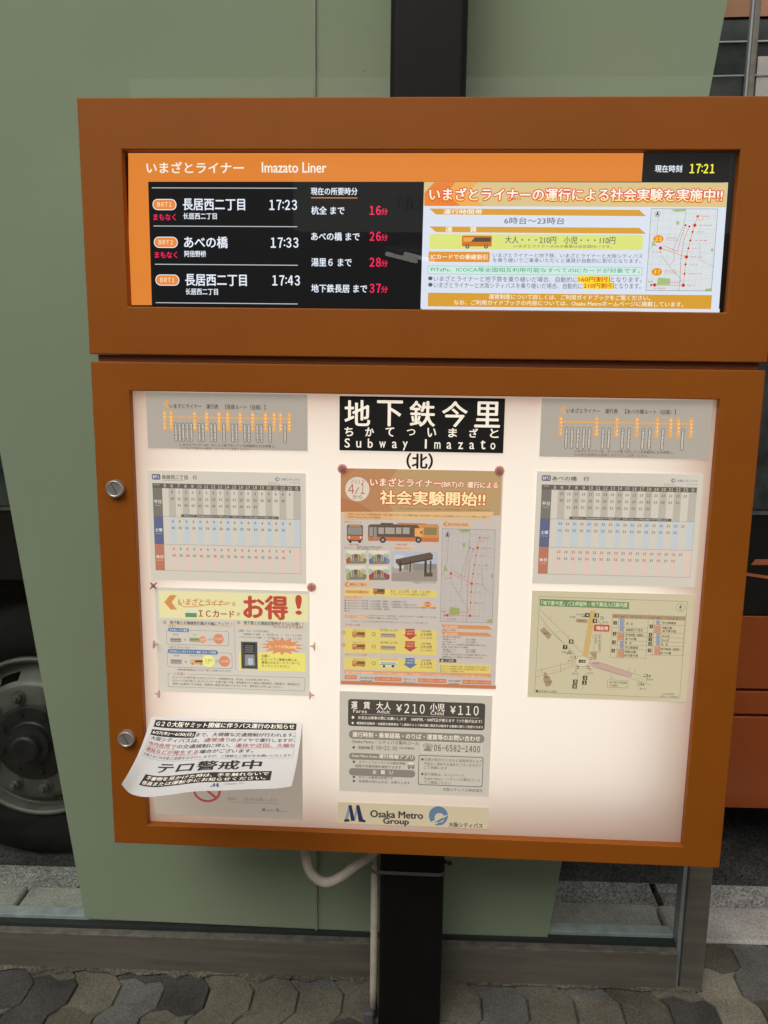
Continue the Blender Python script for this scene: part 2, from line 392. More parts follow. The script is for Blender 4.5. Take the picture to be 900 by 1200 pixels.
def film_mat():                                  # frosted film, faintly uneven, with a few specks of dirt
    m = translucent('frosted_film', (.6, .64, .45), .34); N, L = m.node_tree.nodes, m.node_tree.links
    tc = N.new('ShaderNodeTexCoord'); n = N.new('ShaderNodeTexNoise'); n.inputs['Scale'].default_value = 1.7; n.inputs['Detail'].default_value = 8; L.new(tc.outputs['Object'], n.inputs['Vector'])
    r = N.new('ShaderNodeValToRGB'); r.color_ramp.elements[0].position = .3; r.color_ramp.elements[1].position = .7; r.color_ramp.elements[0].color = (.545, .61, .465, 1); r.color_ramp.elements[1].color = (.605, .66, .49, 1); L.new(n.outputs[0], r.inputs[0])
    v = N.new('ShaderNodeTexVoronoi'); v.inputs['Scale'].default_value = 19; L.new(tc.outputs['Object'], v.inputs['Vector'])
    k = N.new('ShaderNodeMath'); k.operation = 'LESS_THAN'; k.inputs[1].default_value = .045; L.new(v.outputs['Distance'], k.inputs[0])
    n2 = N.new('ShaderNodeTexNoise'); n2.inputs['Scale'].default_value = 9; L.new(tc.outputs['Object'], n2.inputs['Vector'])
    k2 = N.new('ShaderNodeMath'); k2.operation = 'GREATER_THAN'; k2.inputs[1].default_value = .64; L.new(n2.outputs[0], k2.inputs[0])
    k3 = N.new('ShaderNodeMath'); k3.operation = 'MULTIPLY'; L.new(k.outputs[0], k3.inputs[0]); L.new(k2.outputs[0], k3.inputs[1])
    mx = N.new('ShaderNodeMix'); mx.data_type = 'RGBA'; L.new(k3.outputs[0], mx.inputs[0]); L.new(r.outputs[0], mx.inputs[6]); mx.inputs[7].default_value = (.3, .3, .22, 1)
    for q in N:
        if q.type in ('BSDF_DIFFUSE', 'BSDF_TRANSLUCENT'): L.new(mx.outputs[2], q.inputs[0])
    return m
# ------------------------------------------------------------------ bus shelter: steel rail and post, glass with frosted film, unseen roof
sh = thing('bus_shelter', 'steel framed bus shelter wall with frosted grey green film on its glass', 'bus shelter', (0, .34, 0))
bm = NB(); box(bm, -3.2, .7055, .310, .385, .004, .098)
obj('bottom_rail', bm, M_STEEL, sh, slope=True, bevel=.003)
bm = NB(); box(bm, -3.2, .7055, .308, .331, .0985, .1035)
obj('rail_lip', bm, pbr('dull_lip', (.16, .15, .12), .6, var=.4, scale=40), sh, slope=True, bevel=.001)
bm = NB(); box(bm, -3.2, .7055, .352, .385, .0985, .122)
obj('rail_ledge', bm, pbr('ledge', (.45, .5, .52), .4, var=.2, scale=30), sh, slope=True, bevel=.002)
bm = NB(); box(bm, -3.2, .7055, .332, .351, .0985, .1125)
obj('glass_gasket', bm, M_GASKET, sh, slope=True)
bm = NB(); box(bm, .7165, .772, .312, .388, .004, 1.02)
obj('end_post', bm, M_STEEL, sh, bevel=.004)
bm = NB(); box(bm, .7062, .7160, .322, .362, .004, 1.0195)
obj('glass_channel', bm, pbr('channel', (.36, .40, .39), .35, metal=.3, var=.2, scale=5, stretch=(9, 9, 1)), sh, bevel=.0015)
bm = NB(); box(bm, .7000, .7053, .331, .345, 1.0205, 2.62)
obj('glass_channel', bm, pbr('channel', (.36, .40, .39), .35, metal=.3, var=.2, scale=5, stretch=(9, 9, 1)), sh, bevel=.0015)
bm = NB(); box(bm, .7058, .7175, .331, .362, 1.0205, 2.62)
obj('glass_channel', bm, M_STEEL, sh, bevel=.0015)
M_GLASS = glass_mat('clear_glass', (.90, .95, .905))
for x0, x1 in ((-3.2, -.1765), (-.1705, .6985)):
    bm = NB(); z0, z1 = .113, 2.62
    bm.faces.new([bm.verts.new(p) for p in ((x0, .338, z0), (x1, .338, z0), (x1, .338, z1), (x0, .338, z1))])
    g = obj('glass_pane', bm, M_GLASS, sh, slope=True)
    bm = NB(); XL = lambda z: -.7597 - .115 * (z - .0957); XR = lambda z: .396 + .1215 * (z - .107)
    a0, a1 = (XL(z0), XL(z1)) if x0 < -1 else (x0, x0); b0, b1 = (x1, x1) if x0 < -1 else (XR(z0), XR(z1))
    pts = [(a0, z0 - .001), (b0, z0 - .001), (b1, z1), (a1, z1)]
    prism(bm, pts, .3402, .3412)
    fm = film_mat()
    obj('frosted_film', bm, fm, g)
bm = NB(); box(bm, -.1762, -.1708, .334, .346, .113, 2.62)
obj('glass_joint', bm, pbr('joint', (.30, .33, .24), .4), sh)
bm = NB(); box(bm, -3.2, .80, .30, .40, 2.6205, 2.72)
obj('top_rail', bm, M_STEEL, sh, bevel=.004)
bm = NB(); box(bm, -3.3, 1.2, .22, .48, 2.721, 2.80)
obj('roof', bm, pbr('roof_paint', (.30, .29, .26), .6), sh, bevel=.01)  # roof added out of view, depth shaped for the light it lets past
bm = NB(); box(bm, -3.2, -3.08, .31, .39, .004, 2.62)
obj('end_post', bm, M_STEEL, sh, bevel=.004)

# ------------------------------------------------------------------ the bus
BY = .95
M_BBODY = pbr('bus_orange', (.36, .078, .015), .3, var=.06, scale=2, coat=.3)
M_BROOF = pbr('bus_roof_orange', (.62, .30, .17), .4, var=.08, scale=6, stretch=(8, 8, 1))
M_BBLK = pbr('bus_black', (.011, .009, .008), .3, var=.3, scale=3, coat=.2)
M_BGLS = pbr('bus_glass', (.06, .066, .064), .09, var=.5, scale=14, rvar=.05)  # base colour lifted, the window's reflections put into it
M_DARK = pbr('bus_dark', (.008, .008, .008), .8)
bus = thing('bus', 'black and orange city bus stopped at the kerb behind the glass', 'bus', (1.3, 2.1, -.13))
WX, WZ = -1.175, .300
X0, X1 = -3.4, 5.6
def arch(z0, z1, R=.53, wx=(WX, 3.55)):          # side panel with round wheel cut-outs
    pts = [(X0, z0)]
    for c in wx:
        if abs(z0 - WZ) < R:
            a0 = math.asin((z0 - WZ) / R); a1 = PI - a0
            for k in range(25):
                t = a1 + (a0 - a1) * k / 24; pts.append((c + R * math.cos(t), min(z1 - .0005 * (1 + k % 2), WZ + R * math.sin(t))))
    return pts + [(X1, z0), (X1, z1), (X0, z1)]
def split_skirt(bm, z0, z1, y0, y1):             # stretches of a skirt panel between the arches
    R = .53; d = lambda z: math.sqrt(max(0, R * R - (z - WZ) ** 2))
    n = 8; zs = [z0 + (z1 - z0) * k / n for k in range(n + 1)]
    for lo, hi in ((None, WX), (WX, 3.55), (3.55, None)):
        left = [(X0 if lo is None else lo + d(z), z) for z in zs]; right = [(X1 if hi is None else hi - d(z), z) for z in zs]
        prism(bm, left + right[::-1], y0, y1)
    return bm
for z0, z1 in ((.1275, .430), (.439, .512), (.521, .751)):
    obj('skirt_panel', split_skirt(NB(), z0, z1, BY, BY + .03), M_BBODY, bus, slope=True, bevel=.003)
bm = NB(); prism(bm, [(X0, .756), (WX - .27, .756), (WX - .27, .84), (WX + .27, .84), (WX + .27, .756), (X1, .756), (X1, 1.058), (X0, 1.058)], BY + .001, BY + .03)
obj('belt_panel', bm, M_BBLK, bus, slope=True)
bm = NB(); box(bm, X0, X1, BY - .004, BY + .03, 1.060, 1.070)
obj('sill_trim', bm, pbr('sill', (.22, .22, .21), .3, metal=.6), bus, slope=True)
xs = [X0, -2.3, -.62, .985, 2.45, 3.9, X1]
for a, b in zip(xs, xs[1:]):
    bm = NB(); box(bm, a + .012, b - .012, BY + .006, BY + .03, 1.072, 2.398)
    wn = obj('window', bm, M_BGLS, bus, slope=True, bevel=.004)
    bm = NB(); box(bm, a + .012, b - .012, BY - .002, BY + .0055, 2.2535, 2.2570); box(bm, a + .012, b - .012, BY - .002, BY + .0055, 2.3375, 2.3410)
    obj('window_bar', bm, pbr('bar', (.6, .7, .7), .3, metal=.3), wn, slope=True)
bm = NB(); pr = [(BY, 2.40), (BY - .004, 2.55), (BY + .05, 2.78), (BY + .17, 2.90), (BY + .5, 2.96), (3.25 - .5, 2.96), (3.25 - .17, 2.9), (3.25 - .05, 2.78), (3.25, 2.55), (3.25, 2.4)]
for p, q in zip(pr, pr[1:]):
    bm.faces.new([bm.verts.new(v) for v in ((X0, p[0], p[1]), (X1, p[0], p[1]), (X1, q[0], q[1]), (X0, q[0], q[1]))])
for x in (X0, X1): bm.faces.new([bm.verts.new((x, y, z)) for y, z in pr])
bmesh.ops.remove_doubles(bm, verts=bm.verts[:], dist=1e-4)
obj('roof', bm, M_BROOF, bus, slope=True)
bm = NB(); box(bm, X0 + .02, X1 - .02, BY + .031, 3.24, .95, 2.399); box(bm, X0 + .02, X1 - .02, BY + .45, 3.24, .18, .949)
obj('body', bm, M_DARK, bus, slope=True)
# orange swoosh stripes on the black belt
bm = NB()
S0 = [at(897, 656, y=BY), at(960, 652, y=BY), at(960, 660, y=BY), at(880, 663, y=BY)]
def quad(bm, pts, y0, y1): prism(bm, [(p.x, p.z - TILT * p.x) for p in pts], y0, y1)
quad(bm, [at(880, 662, y=BY), at(885, 655.5, y=BY), at(985, 655, y=BY), at(985, 661, y=BY)], BY - .001, BY + .0005)
quad(bm, [at(850, 668, y=BY), at(850, 671, y=BY), at(905, 679, y=BY), at(990, 690, y=BY), at(905, 675.5, y=BY), at(874, 671, y=BY)], BY - .001, BY + .0005)
obj('stripe', bm, pbr('stripe', (.5, .16, .07), .35), bus, slope=True)
bm = NB(); p = at(889, 66, y=BY); q = at(960, 118, y=BY)
box(bm, p.x, p.x + .42, BY + .001, BY + .0055, q.z - TILT * p.x - .05, p.z - TILT * p.x)
obj('notice_panel', bm, pbr('notice', (.85, .80, .72), .5), bus, slope=True)
def wheel(cx, yc):
    tz = 0
    bm = NB(); lathe(bm, [(.275, yc + .02), (.285, yc + .004), (.315, yc - .012), (.36, yc - .016), (.395, yc - .004), (.418, yc + .012), (.430, yc + .03), (.432, yc + .12), (.430, yc + .20), (.39, yc + .24), (.275, yc + .22)], (cx, WZ), 96)
    t = obj('tyre', bm, M_RUBBER, wh, smooth=True, slope=True)
    bm = NB()
    prof = [(.270, yc + .06), (.276, yc + .006), (.272, yc - .004), (.264, yc - .004), (.258, yc + .004), (.252, yc + .03), (.243, yc + .038), (.232, yc + .03), (.225, yc + .022), (.205, yc - .012), (.195, yc - .022), (.188, yc - .026), (.125, yc - .026)]
    n = 120
    def skip(k, i): return 6 <= k <= 7 and False or (k == 8 and (i % 15) in (4, 5, 6, 7, 8, 9))
    lathe(bm, prof, (cx, WZ), n, skip)
    r = obj('rim', bm, pbr('rim_steel', (.15, .147, .13), .5, metal=.4, var=.25, scale=14), wh, smooth=True, slope=True)
    bm = NB(); lathe(bm, [(.24, yc + .06), (.24, yc + .1), (0, yc + .1)], (cx, WZ), 48); obj('brake_drum', bm, M_DARK, wh, slope=True)
    bm = NB(); lathe(bm, [(.126, yc - .0265), (.128, yc - .032), (.118, yc - .036), (.075, yc - .04), (.070, yc - .045), (.066, yc - .062), (.048, yc - .066), (.044, yc - .085), (.036, yc - .09), (0, yc - .09)], (cx, WZ), 64)
    for k in range(8):
        a = k * PI / 4 + .3; c = (cx + .1 * math.cos(a), WZ + .1 * math.sin(a)); lathe(bm, [(.009, yc - .036), (.009, yc - .045), (0, yc - .046)], c, 6)
    obj('hub', bm, pbr('hub_black', (.012, .011, .010), .45, var=.4, scale=25), wh, smooth=False, slope=True)
    for k in range(10):
        a = k * PI / 5 + math.radians(103 - 36 * 3); c = (cx + .156 * math.cos(a), WZ + .156 * math.sin(a))
        bm = NB(); lathe(bm, [(.023, yc - .0262), (.022, yc - .031), (.0155, yc - .0315), (.0155, yc - .048), (.013, yc - .052), (.0095, yc - .0525), (.0095, yc - .064), (.0075, yc - .067), (0, yc - .067)], c, 6 if False else 12)
        nb = obj('wheel_nut', bm, pbr('nut', (.17, .16, .145), .4, metal=.6), r, slope=True)
for cx in (WX, 3.55):
    wh = bpy.data.objects.new('wheel', None); COL.objects.link(wh); wh.parent = bus; wh.location = Vector((cx, BY + .03, WZ)) - W(bus); wh.empty_display_size = .1
    wheel(cx, BY + .03)

# ------------------------------------------------------------------ the shop front across the pavement, seen as a reflection in the glass
shop = thing('shop_building', 'building with pale fascia and lit arcade mirrored in the shelter glass', 'building', (0, -5.2, 0))
bm = NB(); box(bm, -9, 9, -9, -5.3, 3.75, 4.5); obj('upper_wall', bm, pbr('shop_wall', (.36, .34, .28), .8, var=.2, scale=2), shop)
bm = NB()
for a, b, c in ((-2.42, -.99, 3.0), (-.97, 1.02, 2.46), (1.04, 2.5, 2.46)): box(bm, a, b, -5.22, -5.12, c, 3.73)
_l = NB(); box(_l, -9, -.99, -5.5, -5.19, 2.456, 2.99); box(_l, 2.52, 9, -5.5, -5.19, 2.456, 3.74); obj('dark_board', _l, pbr('dark_board', (.10, .097, .085), .7), shop)
_l = NB(); box(_l, -9, 9, -9, -5.225, 2.42, 2.455); obj('lintel', _l, pbr('lintel', (.14, .135, .12), .7), shop)
fb = obj('fascia_board', bm, emit('fascia_glow', (1, .98, .90), .68 * GAIN), shop)          # station board over the arcade, glow added to brighten its reflection
for t, x0, z0, h in (('地下鉄今里', .62, 2.60, .11), ('（北）', .07, 2.60, .11), ('Subway', .36, 2.53, .05), ('Imazato', .18, 2.53, .05)):
    bm = NB(); v, f, _b = glyphs(t); vv = [bm.verts.new((x0 - p[0] * h, -5.118, z0 + p[1] * h)) for p in v]
    for q in f:
        try: bm.faces.new([vv[i] for i in q])
        except ValueError: pass
    obj('lettering', bm, pbr('sign_black', (.02, .02, .02), .6), fb)
bm = NB(); box(bm, -9, 9, -9.2, -9, 0, 2.42); obj('back_wall', bm, pbr('arcade', (.30, .285, .25), .8, var=.3, scale=1), shop)
for x in (-6, -2.9, 2.9, 6):
    bm = NB(); box(bm, x - .22, x + .22, -5.7, -5.25, 0, 2.42); obj('pillar', bm, pbr('pillar', (.3, .29, .26), .7), shop)
M_TUBE = emit('tube_light', (1, .97, .88), 6 * GAIN)
for x in (-.30, 2.6):
    for dx in (0, .16):
        bm = NB(); tube(bm, [(x + dx + .24, -6.45, 2.37), (x + dx, -5.9, 2.37)], .018, 10)
        l = obj('ceiling_tube', bm, M_TUBE, shop)
# ------------------------------------------------------------------ the bus stop sign
sign = thing('bus_stop_sign', 'orange bus stop cabinet with lit display and notice box on a black post', 'bus stop sign', (.0625, .22, 0))
FY = -.012
bm = NB(); box(bm, -.0085, .1335, .152, .294, -.01, 2.62)
obj('post', bm, M_BLACK, sign, bevel=.014, seg=4)
# lower cabinet: shell and hinged door frame
LX0, LX1, LZ0, LZ1 = -.5355, .6606, .5497, 1.5030
PX0, PX1, PZ0, PZ1 = -.4650, .5862, .5920, 1.4512
bm = NB(); box(bm, LX0 + .004, LX1 - .004, .120, .151, LZ0 + .004, LZ1 - .004)
ring(bm, (LX0 + .004, LX1 - .004, LZ0 + .004, LZ1 - .004), (LX0 + .030, LX1 - .030, LZ0 + .030, LZ1 - .030), .0195, .1195)
low = obj('notice_cabinet', bm, M_ORANGE, sign, bevel=.002)
bm = NB(); ring(bm, (LX0, LX1, LZ0, LZ1), (PX0 - .0005, PX1 + .0005, PZ0 - .0005, PZ1 + .0005), FY, .019)
door = obj('cabinet_door', bm, M_ORANGE, sign, bevel=.0022, seg=3)
for p in ((134, 573), (147.5, 866.5)):
    c = at(*p, y=-.022); bm = NB()
    lathe(bm, [(.0165, FY + .001), (.0165, FY - .010), (.0150, FY - .0125), (.0128, FY - .0125), (.0122, FY - .0112), (0, FY - .0112)], (c.x, c.z), 40)
    k = obj('door_lock', bm, M_CHROME, door, smooth=False, bevel=.0006)
    bm = NB(); s = math.radians(-62); L_, Wd = .0115, .0011
    ux, uz = math.cos(s), math.sin(s)
    prism(bm, [(c.x + ux * L_ * a - uz * Wd * b, c.z + uz * L_ * a + ux * Wd * b) for a, b in ((-1, -1), (1, -1), (1, 1), (-1, 1))], FY - .0116, FY - .0113)
    obj('lock_slot', bm, M_DARK, k) if False else obj('lock_slot', bm, pbr('slot', (.16, .155, .14), .5, metal=.4), door)
# light panel: white acrylic lit by a board of LEDs behind it
bm = NB()
nx, ny = 1, 1
bm.faces.new([bm.verts.new(p) for p in ((PX0 - .01, .0035, PZ0 - .01), (PX1 + .01, .0035, PZ0 - .01), (PX1 + .01, .0035, PZ1 + .01), (PX0 - .01, .0035, PZ1 + .01))])
panel = obj('light_panel', bm, translucent('white_acrylic', (.86, .80, .73), .62), sign)
bm = NB()
bm.faces.new([bm.verts.new(p) for p in ((PX0 + .016, .085, PZ0 + .040), (PX1 - .045, .085, PZ0 + .070), (PX1 - .030, .085, PZ1 - .020), (PX0 + .012, .085, PZ1 - .012))])
obj('light_board', bm, emit('led_board', (1, .945, .87), 1.58 * GAIN), sign)
bm = NB(); ring(bm, (LX0 + .0305, LX1 - .0305, LZ0 + .0305, LZ1 - .0305), (PX0 - .012, PX1 + .012, PZ0 - .012, PZ1 + .012), .0195, .118)
obj('reflector', bm, pbr('reflector', (.82, .58, .38), .6, var=.03), sign)
# upper cabinet
UX0, UX1, UZ0, UZ1 = -.5365, .6615, 1.5163, 1.9480
HX0, HX1, HZ0, HZ1 = -.4615, .5859, 1.6006, 1.8640
bm = NB(); box(bm, UX0 + .004, UX1 - .004, .0195, .151, UZ0 + .004, UZ1 - .004)
obj('display_cabinet', bm, M_ORANGE, sign, bevel=.002)
bm = NB(); ring(bm, (UX0, UX1, UZ0, UZ1), (HX0, HX1, HZ0, HZ1), FY, .019)
obj('display_bezel', bm, M_ORANGE, sign, bevel=.0022, seg=3)
bm = NB(); box(bm, UX0 + .012, UX1 - .010, -.001, .14, LZ1 + .0005, UZ0 - .0005)
obj('joining_plate', bm, M_ORANGE_SHADE, sign)
SY = .006
bm = NB(); box(bm, HX0 + .0005, HX1 - .0005, SY + .0002, SY + .012, HZ0 + .0005, HZ1 - .0005)
screen = obj('display_screen', bm, pbr('screen_black', (.006, .006, .007), .3, var=.2), sign)
bm = NB(); y = -.003
bm.faces.new([bm.verts.new(p) for p in ((HX0, y, HZ0), (HX1, y, HZ0), (HX1, y, HZ1), (HX0, y, HZ1))])
obj('cover_glass', bm, glass_mat('cover_glass', (.97, .97, .97), ior=1.36), screen)
# cable: strap on the post, conduit down its left side, loop under the cabinet
M_COND = pbr('conduit', (.56, .50, .41), .55, var=.15, scale=30)
bm = NB(); zb = at(478, 1024, y=.15).z; ring(bm, (0, 0, 0, 0), (0, 0, 0, 0), 0, 0) if False else None
pts = [(-.011, .1495), (.136, .1495), (.136, .2965), (-.011, .2965)]
for k in range(4):
    a, b = pts[k], pts[(k + 1) % 4]
lo = []
def rr2(x0, x1, y0, y1, r, n=5):
    out = []
    for cx, cyy, a in ((x1 - r, y1 - r, 0), (x0 + r, y1 - r, 90), (x0 + r, y0 + r, 180), (x1 - r, y0 + r, 270)):
        for k in range(n + 1):
            t = math.radians(a + 90 * k / n); out.append((cx + r * math.cos(t), cyy + r * math.sin(t)))
    return out
o_ = rr2(-.0295, .1352, .1500, .2960, .015); i_ = rr2(-.0285, .1342, .1512, .2948, .014)
R_ = [[bm.verts.new((x, y, z)) for x, y in q] for q in (o_, i_) for z in (zb - .004, zb + .004)]
n = len(o_)
for a, b in ((0, 1), (1, 3), (3, 2), (2, 0)):
    for k in range(n): bm.faces.new((R_[a][k], R_[a][(k + 1) % n], R_[b][(k + 1) % n], R_[b][k]))
obj('cable_strap', bm, pbr('strap', (.16, .155, .15), .45, metal=.4), sign)
bm = NB(); xc = at(438.5, 1100, y=.19).x
tube(bm, [(xc, .19, .60), (xc, .19, .09), (xc, .19, .005)], .0088, 16); obj('conduit', bm, M_COND, sign, smooth=True)
bm = NB(); P = [at(357, 985, y=.10), at(358.5, 1004, y=.10), at(363, 1020, y=.10), at(373, 1031, y=.10), at(385, 1034, y=.10), at(400, 1027, y=.11), at(416, 1015, y=.12), at(433, 1003, y=.13), at(440, 996, y=.13)]
tube(bm, smooth_path(P), .0105, 16, caps=True); obj('cable_loop', bm, M_COND, sign, smooth=True)
bm = NB(); p = at(432, 1188, y=.165); box(bm, p.x - .012, p.x + .012, .165, .205, -.02, p.z); obj('conduit_foot', bm, pbr('foot', (.10, .10, .10), .6), sign, bevel=.006)
bm = NB(); p = at(523, 1011, y=.16)
for dx, dz in ((0, 0), (.009, -.002)):
    lathe(bm, [(.0045, .165), (.0045, .150), (0, .149)], (p.x + dx, p.z + dz), 6)
obj('bolt', bm, M_STEEL, sign)

# ------------------------------------------------------------------ what the display shows
D = Print(SY, 'screen')
OR = (228, 134, 52); WH = (236, 244, 255); BK = (14, 14, 16); RD = (255, 40, 92)
D.poly([(150.3, 179.4), (754, 179.4), (754, 213), (150.5, 213)], OR, 1); D.poly([(150.5, 212.9), (173.6, 212.9), (178, 357.6), (151.3, 357.6)], OR, 1.1)
D.poly([(173.6, 213), (497, 213), (494, 361), (178, 358)], BK, 1); D.rect(754, 180.4, 856, 213.2, BK, 1)
D.text(172, 196.3, 285.4, 'いまざとライナー', 13, (255, 246, 232), bold=.022); D.text(307, 196.3, 382.5, 'Imazato Liner', 12, (255, 246, 232), bold=.02)
D.text(767.5, 197.8, 799, '現在時刻', 8.4, WH, bold=.02); clock(D, 808.5, 197.6, 837, '17:21', 10.6, (255, 245, 70), .035)
for x0, x1, yy in ((178, 348, 219.7), (180, 348.5, 264.4), (181.6, 349, 309.2), (182.5, 349, 354.2)): D.rect(x0, yy, x1, yy + .9, (200, 205, 210), 2)
for x, yy, b, m, t1, t2, tm, a, c, d in (
        (178.6, 233.2, 'BRT1', 1, '長居西二丁目', '长居西二丁目', '17:23', 214.5, 287, 254), (180.2, 277.4, 'BRT2', 1, 'あべの橋', '阿倍野桥', '17:33', 216, 266.8, 241.5), (182, 321.6, 'BRT1', 0, '長居西二丁目', '长居西二丁目', '17:43', 217.3, 289, 255.4)):
    D.rect(x, yy, x + 28, yy + 13, WH, 2, r=.48); D.rect(x + .9, yy + .9, x + 27.1, yy + 12.1, (240, 140, 60), 3, r=.48)
    D.text(x + 6, yy + 6.5, x + 22.5, fw(b), 5.2, (255, 226, 190), 5, bold=.03, sp=.72)
    if m: D.text(x + 1.4, yy + 21.3, x + 27.4, 'まもなく', 7.4, RD, bold=.02)
    D.text(a, yy + 6.4, c, t1, 13.4, WH, bold=.022); D.text(a + .4, yy + 20, d, t2, 7.4, WH, bold=.02)
    clock(D, x + 137.4, yy + 7, x + 169.2, tm, 11.5, WH)
D.text(364.4, 224.2, 418.9, '現在の所要時分', 8.6, WH, bold=.02); D.rect(364.4, 231.4, 418.9, 232.3, (230, 150, 90), 2)
for yy, t, x1, nmb in ((246.6, '杭全 まで', 403.6, '16'), (277, 'あべの橋 まで', 421.4, '26'), (307.3, '湯里６ まで', 412, '28'), (337.8, '地下鉄長居 まで', 430.2, '37')):
    D.text(364.9, yy, x1, t, 9.6, WH, bold=.022); D.text(433.4, yy, 446, fw(nmb), 10.4, RD, bold=.035, sp=.6); D.text(446.7, yy + 1.4, 454.4, '分', 7.4, RD, bold=.02)
# the notice on the right half of the screen
PW_ = (224, 231, 245); GD = (221, 162, 54); TX = (92, 96, 104)
D.rect(497, 213.3, 853, 362.5, PW_, 2); D.poly([(492.8, 361.5), (497, 213.5), (500, 213.5), (500, 362.5)], PW_, 2.1); D.poly([(842, 366.5), (853.2, 214), (848, 214), (837, 366)], PW_, 2.15)
D.poly([(494, 361), (843, 366.6), (843.3, 362), (494.2, 356)], PW_, 2.2)
D.rect(497, 213.4, 853, 241.5, (224, 200, 140), 3); D.poly([(497.5, 241.3), (497.5, 226), (509, 213.6), (534, 213.6), (523, 227), (540, 241.3)], (238, 132, 52), 3.5); D.poly([(534, 213.6), (560, 213.6), (548, 227), (567, 241.3), (540, 241.3), (523, 227)], (246, 176, 84), 3.5)
zt, zb_ = at(670, 220, y=SY).z, at(670, 237, y=SY).z
grd = ink_grad((255, 226, 60), (255, 252, 238), zb_ - W(screen).z, zb_ * .45 + zt * .55 - W(screen).z, 'screen')
D.text(503.5, 227.8, 846.5, 'いまざとライナーの運行による社会実験を実施中!!', 15, grd, 6, bold=.03, outline=((226, 62, 30), .10))
D.text(597, 233.6, 610, '(BRT)', 3.6, (226, 62, 30), 7, bold=.03)
for y0, y1, ts in ((244.4, 251.4, (('運行時間帯', 520, 565),)), (265.4, 272, (('運', 522, 530), ('賃', 550.5, 558.5)))):
    D.poly([(503, y0), (749, y0 + 1.6), (757, y1 + 2), (511, y1)], GD, 3)
    for t, a, b in ts: D.text(a, (y0 + y1) / 2 + .2, b, t, 5.8, (255, 246, 225), bold=.025)
D.text(591, 258.6, 661.5, '6時台～23時台', 8, TX, bold=.008)
D.rect(503.3, 274.2, 754, 291.6, (226, 233, 130), 3, r=.2)
def busicon(P, x0, y0, x1, y1, L=4, c=(214, 122, 44), gl=(90, 80, 70), hl=(238, 176, 90)):
    h = y1 - y0; w_ = x1 - x0
    P.rect(x0, y0, x1, y1 - h * .12, c, L, r=.12); P.rect(x0 + w_ * .04, y0 + h * .16, x1 - w_ * .04, y0 + h * .5, gl, L + .4)
    P.poly([(x0 + w_ * .04, y0 + h * .16), (x0 + w_ * .42, y0 + h * .16), (x0 + w_ * .30, y0 + h * .5), (x0 + w_ * .04, y0 + h * .5)], hl, L + .8)
    for k in (.18, .8): P.ell(x0 + w_ * k, y1 - h * .1, h * .16, h * .16, (70, 66, 60), L + 1); P.ell(x0 + w_ * k, y1 - h * .1, h * .08, h * .08, (190, 190, 185), L + 1.3)
busicon(D, 541.5, 276, 576.5, 290.5)
D.text(592, 281, 721, '大人・・・210円　小児・・・110円', 8.6, TX, bold=.01); D.text(602, 288.4, 717, 'いまざとライナーのみの乗車は全区間均一です。', 3.6, TX)
D.rect(502.3, 294.8, 574, 306.8, (232, 152, 52), 3, r=.12); D.text(505, 300.8, 571, 'ICカードでの乗継割引', 6, (255, 248, 232), bold=.02)
D.text(577.5, 299, 753, 'いまざとライナーと地下鉄、いまざとライナーと大阪シティバス', 5.2, TX); D.text(577.5, 304.8, 751, 'を乗り継いでご乗車いただくと運賃が自動的に割引となります。', 5.2, TX)
D.rect(501.4, 311.3, 753, 321.2, (214, 240, 228), 3); D.frame(501.4, 311.3, 753, 321.2, (120, 200, 176), .5, 3.4); D.text(505, 315.6, 750, 'PiTaPa、ICOCA等全国相互利用可能なすべてのICカードが対象です。', 5.4, (40, 168, 122), bold=.008)
for yy, a, t, b, u, e in ((326.4, 676.6, 'いまざとライナーと地下鉄を乗り継いだ場合、自動的に', 715, '160円割引', 752), (333.9, 682.5, 'いまざとライナーと大阪シティバスを乗り継いだ場合、自動的に', 719.5, '210円割引', 751)):
    D.ell(504.3, yy - .2, 2.6, 2.3, TX, 4); D.text(508.4, yy, a, t, 6.6, TX); D.rect(a + .5, yy - 3.0, b, yy + 4.6, (255, 226, 50), 3); D.text(a + 1.4, yy + .8, b - .6, u, 6.2, (218, 72, 30), bold=.025); D.text(b + .6, yy + 1.2, e, 'となります。', 6.2, TX)
D.rect(501.7, 343, 834.5, 359, GD, 3); D.text(573, 347.6, 762, '運賃制度について詳しくは、ご利用ガイドブックをご覧ください。', 5.8, (255, 244, 222), bold=.012); D.text(532, 354.2, 801, 'なお、ご利用ガイドブックの内容については、Osaka Metroホームページに掲載しています。', 5.8, (255, 244, 222), bold=.012)
